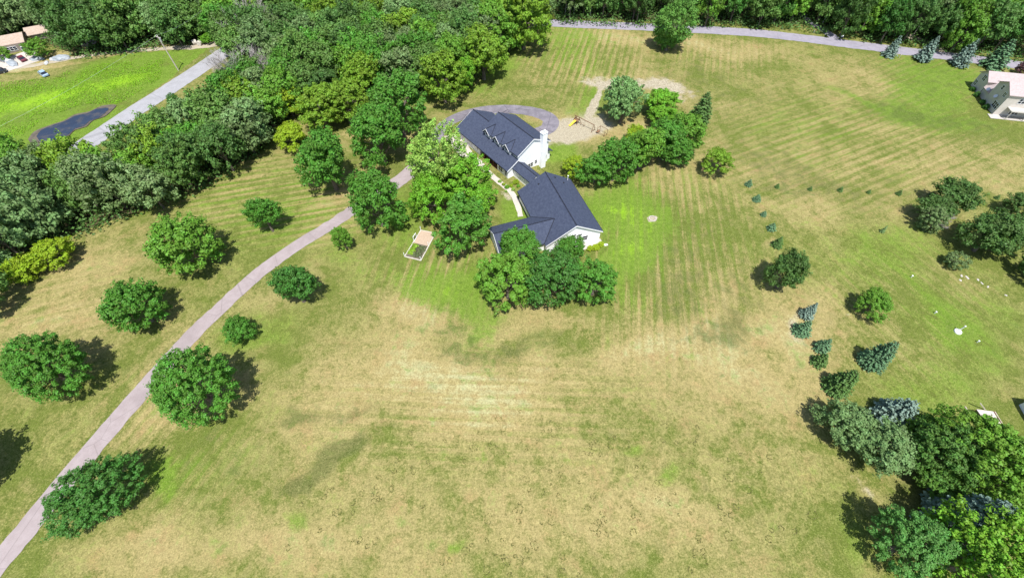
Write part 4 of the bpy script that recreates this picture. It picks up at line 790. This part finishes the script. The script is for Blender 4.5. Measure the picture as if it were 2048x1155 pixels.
# ------------------------------------------------------------------ vehicles
def car(px, py, dirpx, L, wd, h, paint, label, cat='car', name='parked_car', pickup=False):
    p = at(px, py); q = at(*dirpx); th = math.atan2(q.y - p.y, q.x - p.x); root = empty(name, p, th, label=label, cat=cat); m = mat('car_paint', paint, .3, .6)
    l, w_ = L / 2, wd / 2
    b = MB(); S_ = [(-l, .35, .75, .86), (-l * .92, .28, .92, 1), (-l * .5, .28, .95, 1), (l * .35, .28, .95, 1), (l * .9, .28, .8, .97), (l, .35, .65, .82)]
    for (x0, a0, t0, k0), (x1, a1, t1, k1) in zip(S_[:-1], S_[1:]): b.solid([(x0, -w_ * k0, a0), (x0, w_ * k0, a0), (x0, w_ * k0 * .94, t0), (x0, -w_ * k0 * .94, t0)], [(x1, -w_ * k1, a1), (x1, w_ * k1, a1), (x1, w_ * k1 * .94, t1), (x1, -w_ * k1 * .94, t1)])
    b.build('body', m, root)
    x0, x1 = ((-l * .15, l * .45) if pickup else (-l * .78, l * .42)); c = MB(); c.solid([(x0, -w_ * .9, .93), (x1, -w_ * .9, .93), (x1, w_ * .9, .93), (x0, w_ * .9, .93)], [(x0 + .35, -w_ * .74, h - .06), (x1 - .65, -w_ * .74, h - .06), (x1 - .65, w_ * .74, h - .06), (x0 + .35, w_ * .74, h - .06)]); c.build('windscreen', M['glass'], root)
    c = MB(); c.box(x0 + .33, x1 - .62, -w_ * .75, w_ * .75, h - .06, h); c.build('roof', m, root)
    for sx in (-l * .62, l * .62):
        for sy in (-1, 1): t = MB(); t.tube([(sx, sy * (w_ - .2), .33), (sx, sy * (w_ + .01), .33)], .33, 12); to = t.build('wheel', M['black'], root); t = MB(); t.tube([(sx, sy * (w_ + .01), .33), (sx, sy * (w_ + .03), .33)], .18, 10); t.build('rim', M['metal'], to)
    for sy in (-1, 1): t = MB(); t.box(l - .1, l + .01, sy * w_ * .55 - .16, sy * w_ * .55 + .16, .5, .68); t.build('headlight', M['trim'], root)
car(46, 120, (38, 114), 4.7, 1.9, 1.5, (.13, .015, .03), 'dark red car parked on the pale concrete pad')
car(89, 150, (82, 145), 4.8, 1.9, 1.6, (.28, .38, .48), 'silver blue car parked on the dry grass at the edge of the field')
car(0, 147, (-12, 150), 4.7, 1.9, 1.6, (.03, .03, .035), 'black car cut by the left edge below the concrete pad')
car(54, 103, (48, 97), 5.2, 2.0, 1.8, (.6, .6, .6), 'white pickup with dark bed cover beside the tan roofed house', 'pickup', 'pickup_truck', True)
def lump(name, px, py, sx, sy, sz, m, label, cat, seed=0, rz=0, **k):
    r = random.Random(seed); bm = bmesh.new(); bmesh.ops.create_icosphere(bm, subdivisions=3, radius=1)
    for v in bm.verts: n = mnoise.noise(v.co * 1.7 + Vector((seed, 0, 0))); v.co *= 1 + .28 * n; v.co.z = max(v.co.z, -.25)
    me = bpy.data.meshes.new(name); bm.to_mesh(me); bm.free(); me.materials.append(m); o = link(name, me, label=label, cat=cat, **k); o.location = at(px, py, sz * .2); o.scale = (sx, sy, sz); o.rotation_euler = (0, 0, rz); return o
M['tarp'] = noisy('pale_tarp', (.34, .35, .37), (.50, .50, .49), 1.2, .6); M['bluegrey'] = noisy('grey_tarp', (.22, .25, .27), (.33, .35, .37), 1.2, .6); M['limestone'] = noisy('pale_stone', (.42, .38, .32), (.52, .48, .41), 1.5)
lump('tarp_covered_boat', 122, 117, 3.0, 1.5, 1.1, M['bluegrey'], 'grey tarp covered boat beside the dirt track', 'boat', 1, .2); lump('tarp_covered_pile', 106, 119, 1.2, .9, .6, M['tarp'], 'small white heap left of the covered boat', 'pile', 2)
lump('tarp_covered_pile', 12, 118, 4.0, 1.6, .9, M['tarp'], 'long white heap at the left of the concrete pad', 'pile', 3, -.5); lump('tarp_covered_pile', 24, 127, 3.2, 1.4, .7, M['bluegrey'], 'grey heap along the left of the concrete pad', 'pile', 4, -.6); lump('tarp_covered_pile', 62, 98, 1.8, 1.2, .9, M['tarp'], 'white heap beside the white pickup', 'pile', 5)
lump('tarp_covered_pile', 74, 118, 2.6, 1.2, .7, M['bluegrey'], 'grey heap right of the concrete pad', 'pile', 6, .1); lump('tarp_covered_pile', 93, 126, .6, 1.3, .5, M['tarp'], 'narrow white heap at the edge of the dirt track', 'pile', 7, .3); lump('tarp_covered_pile', 13, 132, 1.0, .7, .5, M['limestone'], 'small tan heap above the black car', 'pile', 8)
for i, (x, y, l) in enumerate([(389, 84, 'white wrapped round bale, left of the pair by the dirt track'), (399, 86, 'grey white round bale, right of the pair by the dirt track')]):
    b = MB(); b.tube([(-.75, 0, 0), (.75, 0, 0)], .85, 16); o = b.build('round_bale', M['limestone'], bevel=.08, label=l, cat='bale', group='round bales by the track'); o.location = at(x, y, .8); o.rotation_euler = (0, 0, .5 + i)
# ------------------------------------------------------------------ utility poles and wires
def pole(p, h, label):
    root = empty('utility_pole', p, R(-28), label=label, cat='utility pole'); b = MB(); b.tube([(0, 0, -.3), (0, 0, h)], [.2, .13], 8); b.build('pole', M['oldwood'], root)
    b = MB(); b.box(-1.2, 1.2, -.07, .07, h - .7, h - .55); b.build('crossarm', M['oldwood'], root)
    for x in (-1.1, 0, 1.1): i = MB(); z = h - .55 if x else h; i.tube([(x, 0, z), (x, 0, z + .22)], .07, 6); i.build('insulator', M['trim'], root)
    t = MB(); t.tube([(.32, .1, h - 2.0), (.32, .1, h - 1.0)], .24, 10); t.build('transformer', M['metal'], root); return root
P1, P2 = at(357, 141), at(441, 71); H1, H2 = 11.9, 10.2; P0 = P1 + (P1 - P2) * 1.6; P0 = at(-170, 330); P3 = P2 + (P2 - P1) * 1.0
pole(P1, H1, 'tall wooden utility pole beside the county road, nearer and leaning over the field'); pole(P2, H2, 'wooden utility pole at the end of the dirt track, before the dark wood')
def wire(a, b, label):
    w = MB(); w.tube([a.lerp(b, t) - Vector((0, 0, 1.0 * 4 * t * (1 - t))) for t in np.linspace(0, 1, 17)], .014, 4); w.build('power_line', M['metal'], label=label, cat='power line')
P0t = at(-60, 282, 9.5)
wire(P1 + Vector((0, 0, H1 + .1)), P2 + Vector((0, 0, H2 + .1)), 'thin power line between the two utility poles'); wire(P1 + Vector((0, 0, H1 + .1)), P0t, 'thin power line running from the nearer pole over the marshy field'); wire(P2 + Vector((0, 0, H2 + .1)), P3 + Vector((0, 0, H2)), 'thin power line running from the farther pole into the wood')
# ------------------------------------------------------------------ playset
def playset():
    a, b = at(1151, 231, 2.3), at(1188, 250, 2.3); a.z = b.z = 0; d = b - a; L = d.length; th = math.atan2(d.y, d.x); g = h1(a.x, a.y)
    root = empty('playset', (a.x, a.y, g), th, label='wooden swing set with yellow slide on bare ground behind the farmhouse', cat='playset')
    f = MB(); f.bar((-.3, 0, 2.35), (L + .2, 0, 2.35), .14, .16)
    for x in (0, 1.5, L): 
        for s in (-1, 1): f.bar((x, s * 1.05, 0), (x, 0, 2.35), .11)
    f.bar((L, -.9, .45), (L, .9, .45), .08); f.build('frame', M['wood'], root)
    t = MB(); t.box(.1, 1.5, -.8, .7, 1.15, 1.25); t.box(.1, .16, -.8, .7, 1.25, 1.8); t.build('platform', M['wood'], root)
    s = MB(); pts = [Vector((.8, -.8, 1.25)), Vector((.6, -1.6, .85)), Vector((.4, -2.5, .35)), Vector((.3, -3.0, .2))]
    for p, q in zip(pts[:-1], pts[1:]): s.solid([p + Vector((-.3, 0, 0)), p + Vector((.3, 0, 0)), p + Vector((.3, 0, .06)), p + Vector((-.3, 0, .06))], [q + Vector((-.3, 0, 0)), q + Vector((.3, 0, 0)), q + Vector((.3, 0, .06)), q + Vector((-.3, 0, .06))]); [s.bar(p + Vector((k, 0, .12)), q + Vector((k, 0, .12)), .05, .18) for k in (-.31, .31)]
    s.build('slide', M['yellow'], root)
    for x in (2.4, 3.6): w = MB(); w.bar((x - .22, 0, 2.3), (x - .22, 0, .55), .025); w.bar((x + .22, 0, 2.3), (x + .22, 0, .55), .025); w.box(x - .28, x + .28, -.12, .12, .5, .55); w.build('swing', M['wood'], root)
    c = at(1204, 268); r2 = empty('climbing_frame', c, th, label='low wooden bar frame with bench, right end of the play area', cat='climbing frame')
    f = MB(); 
    for x in (-1.4, 1.3):
        for y in (-.7, .7): f.bar((x, y, 0), (x, y, 1.9), .1)
    f.bar((-1.4, .7, 1.85), (1.3, .7, 1.85), .1); f.bar((-1.4, -.7, .5), (1.3, -.7, .5), .09); f.bar((-1.4, -.7, 1.85), (-1.4, .7, 1.85), .09); f.bar((1.3, -.7, .2), (1.3, .7, .2), .09); f.build('frame', M['wood'], r2); s = MB(); s.box(-1.75, -1.0, -1.0, .5, .45, .52); s.build('seat', M['wood'], r2)
playset()
# ------------------------------------------------------------------ fenced garden bed
def garden():
    Q = [at(842, 461), at(871, 467), at(842, 521), at(809.5, 513)]; C = sum(Q, Vector()) / 4; root = empty('garden_bed', (C.x, C.y, h1(C.x, C.y)), label='small rectangular garden bed with pale edging and corner posts', cat='garden bed'); q = [p - C for p in Q]
    for p in q: p.z = 0
    m0, m1 = q[0].lerp(q[3], .48), q[1].lerp(q[2], .48)
    def quad(n, P, z, m): b = MB(); b.solid([p + Vector((0, 0, -.05)) for p in P], [p + Vector((0, 0, z)) for p in P]); b.build(n, m, root)
    quad('mulch', [q[0], q[1], m1, m0], .10, M['mulch']); quad('soil', [m0, m1, q[2], q[3]], .09, M['soil'])
    e = MB(); [e.bar(q[i] + Vector((0, 0, .1)), q[(i + 1) % 4] + Vector((0, 0, .1)), .22, .2) for i in range(4)]; e.build('edging', M['limestone'], root)
    for p in (q[0], q[2], q[3], m1, m1.lerp(m0, .02)): 
        b = MB(); b.bar(p + Vector((0, 0, 0)), p + Vector((0, 0, 1.5)), .12); b.build('post', M['trim'], root)
        if p is m1: break
    g = MB(); a, b_ = m0.lerp(q[0], .1), m0.lerp(q[0], .42)
    for p, r_ in ((a, a + Vector((0, 0, 1.7))), (b_, b_ + Vector((0, 0, 1.7))), (a + Vector((0, 0, 1.65)), b_ + Vector((0, 0, 1.65))), (a + Vector((0, 0, .2)), b_ + Vector((0, 0, .2)))): g.bar(p, r_, .12)
    go = g.build('gate', M['trim'], root); k = MB(); [k.bar(a.lerp(b_, t) + Vector((0, 0, .2)), a.lerp(b_, t) + Vector((0, 0, 1.6)), .025) for t in np.linspace(.1, .9, 8)]; k.build('gate_mesh', M['black'], go)
    r = np.random.default_rng(3)
    for nm, cc, n, lab, cl in (('lettuce_row', m0.lerp(q[3], .45) + (m1 - m0) * .22, 500, 'bright', (.22, .36, .03)), ('bean_row', m0.lerp(q[3], .5) + (m1 - m0) * .68, 350, 'dull', (.10, .13, .05))):
        d = (q[3] - m0); P = np.array([tuple(cc + d * float(t) + (m1 - m0) * float(s)) for t, s in zip(r.uniform(-.38, .38, n), r.normal(0, .09 if lab == 'bright' else .14, n))]); P[:, 2] = r.uniform(.1, .45, n); V, F = cards(P, nrm(r.normal(size=P.shape) * .5 + np.array([0, 0, 1])), .28, r); o = link(nm, fast_mesh(nm, V, F, M['leaf'], r.uniform(0, 1, n)), root, kind='stuff'); o.color = (*cl, 1)
garden()
# ------------------------------------------------------------------ small things
b = MB(); b.tube([(0, 0, -.1), (0, 0, .28)], [.75, .7], 18); o = b.build('septic_lid', M['trim'], bevel=.04, label='white round tank cover with pipe on the right lawn', cat='tank cover'); o.location = at(1915, 663); b = MB(); b.tube([(.25, .2, .25), (.25, .2, 1.9)], .1, 8); b.tube([(.25, .2, 1.9), (.25, .2, 2.0)], .16, 8); b.build('pipe', M['trim'], o)
for (x, y), l in zip([(1822, 554), (1869, 626), (1954, 684)], ['small white lawn pipe, uppermost of three', 'small white lawn pipe, middle of three', 'small white lawn pipe below the tank cover']):
    b = MB(); b.tube([(0, 0, -.1), (0, 0, .55)], .1, 8); b.tube([(0, 0, .5), (0, 0, .62)], .17, 8); o = b.build('vent_pipe', M['trim'], label=l, cat='pipe', group='white pipes on the right lawn'); o.location = at(x, y)
for i, (x, y) in enumerate([(1923, 551), (1933, 553), (1936, 556), (1921, 560), (1956, 559), (1964, 566), (1976, 573), (2012, 590)]):
    lump('pale_stone', x, y, random.uniform(.22, .45), random.uniform(.15, .28), .09, M['stone'], 'pale flat stone lying in the scattered patch on the right lawn', 'stone', 20 + i, random.uniform(0, 3), group='pale stones on the right lawn')
lump('splash_block', 1211, 489, .6, .35, .15, M['trim'], 'white splash block at the corner of the garage', 'splash block', 50)
b = MB(); n = 14
for k in range(n): a, c_ = 6.283 * k / n, 6.283 * (k + .85) / n; b.solid([(math.cos(t) * r_, math.sin(t) * r_, 0) for t, r_ in ((a, .75), (a, 1.0), (c_, 1.0), (c_, .75))], [(math.cos(t) * r_, math.sin(t) * r_, .14) for t, r_ in ((a, .75), (a, 1.0), (c_, 1.0), (c_, .75))])
o = b.build('fire_ring', M['stone'], label='round stone fire ring on the green lawn right of the garage', cat='fire ring'); o.location = at(1305, 437)
def mailbox(px, py):
    root = empty('mailbox', at(px, py), .2, label='white mailbox and black paper box on a post by the far street', cat='mailbox'); b = MB(); b.bar((0, 0, 0), (0, 0, 1.1), .12); b.build('post', M['trim'], root)
    b = MB(); b.tube([(-.35, 0, 1.25), (.35, 0, 1.25)], .26, 10); b.build('box', M['trim'], root); b = MB(); b.box(-.35, .25, -.5, -.1, .5, .95); b.build('paper_box', M['black'], root)
mailbox(1681, 79)
b = MB(); b.bar((0, 0, 0), (0, 0, 1.0), .1); o = b.build('marker_post', M['trim'], label='small white marker post beside the side lane', cat='post'); o.location = at(1627, 66)
b = MB(); b.bar((0, 0, 0), (0, 0, 1.2), .12); b.box(-.15, .15, -.1, .1, 1.0, 1.25); o = b.build('marker_post', M['oldwood'], label='short pale post right of the leftmost blue street spruce', cat='post'); o.location = at(1798, 116)
def birch(px, py, h, seed, l):
    r = random.Random(seed); b = MB(); b.tube([(0, 0, -.2), (.1, .05, h * .5), (r.uniform(-.4, .4), .3, h)], [.16, .11, .03], 6)
    for i in range(5): z = h * r.uniform(.4, .9); a = r.uniform(0, 6.28); b.tube([(.08, .05, z), (math.cos(a) * 1.3, math.sin(a) * 1.3, z + 1.2)], [.05, .015], 4)
    root = empty('birch_tree', at(px, py), label=l, cat='tree', group='slender pale trunks at the edge of the far wood'); b.build('trunk', M['paletrunk'], root); c = link('crown', random.choice(AIRY), root); c.location.z = h; c.scale = (1.9, 1.9, 1.6); c.color = col(G['wood'])
M['paletrunk'] = noisy('pale_bark', (.34, .31, .27), (.48, .45, .40), 3)
for i, (x, y, l) in enumerate([(1130, 30, 'leftmost pale slender tree at the edge of the far wood'), (1147, 31, 'second pale slender tree at the edge of the far wood'), (1180, 33, 'pale slender tree left of the dark gap in the far wood'), (1205, 35, 'pale slender tree at the far wood edge left of the round street tree'), (1645, 47, 'pale slender tree beside the side lane'), (1787, 72, 'pale leaning trunk behind the street spruces'), (1822, 76, 'pale trunk behind the second street spruce'), (1920, 92, 'pale trunk behind the third street spruce')]): birch(x, y, 8 + (i % 3), i, l)
def shelter():
    P = [at(1952, 818, 2.2), at(1990, 823, 2.2), at(2004, 846, 2.2), at(1975, 850, 2.2)]; C = sum(P, Vector()) / 4; C.z = h1(C.x, C.y); root = empty('garden_shelter', C, label='weathered grey flat roofed shelter beside the big deep green maple', cat='shelter'); q = [p - C for p in P]
    r = MB(); r.solid(q, [p + Vector((0, 0, .12)) for p in q]); r.build('roof', M['oldwood'], root)
    for i, p in enumerate(q): b = MB(); b.bar((p.x * .92, p.y * .92, 0), (p.x * .92, p.y * .92, q[i].z), .14); b.build('post', M['wood'], root)
    b = MB(); b.bar(q[1].lerp(q[0], .1) + Vector((0, 0, .2)), q[2].lerp(q[3], .1) + Vector((0, 0, .2)), .12); b.build('beam', M['wood'], root)
    for (a, c), l in zip([((1930, 812), (1950, 843)), ((1961, 806), (1970, 818))], ['long pale pole leaning left of the grey shelter', 'short pale pole leaning behind the grey shelter']): b = MB(); b.bar(at(*a, 2.0), at(*c, .2), .14); b.build('leaning_pole', M['oldwood'], label=l, cat='pole')
shelter()
def shed():
    C = at(2085, 838); root = empty('garden_shed', C, R(-8), label='white garden shed cut by the right edge, casting a dark shadow', cat='shed'); w = MB(); w.box(-3, 3, -2.5, 2.5, -.2, 2.8); w.build('wall', M['white'], root)
    r = MB(); P = [(-2.8, 2.7), (0, 4.4), (2.8, 2.7), (2.8, 2.55), (0, 4.25), (-2.8, 2.55)]; r.solid([(-3.3, y, z) for y, z in P], [(3.3, y, z) for y, z in P]); r.build('roof', M['white'], root)
    window(root, 'window', (-3, 0, 1.5), (0, 1, 0), .9, .9, (-1, 0, 0), 2)
shed()
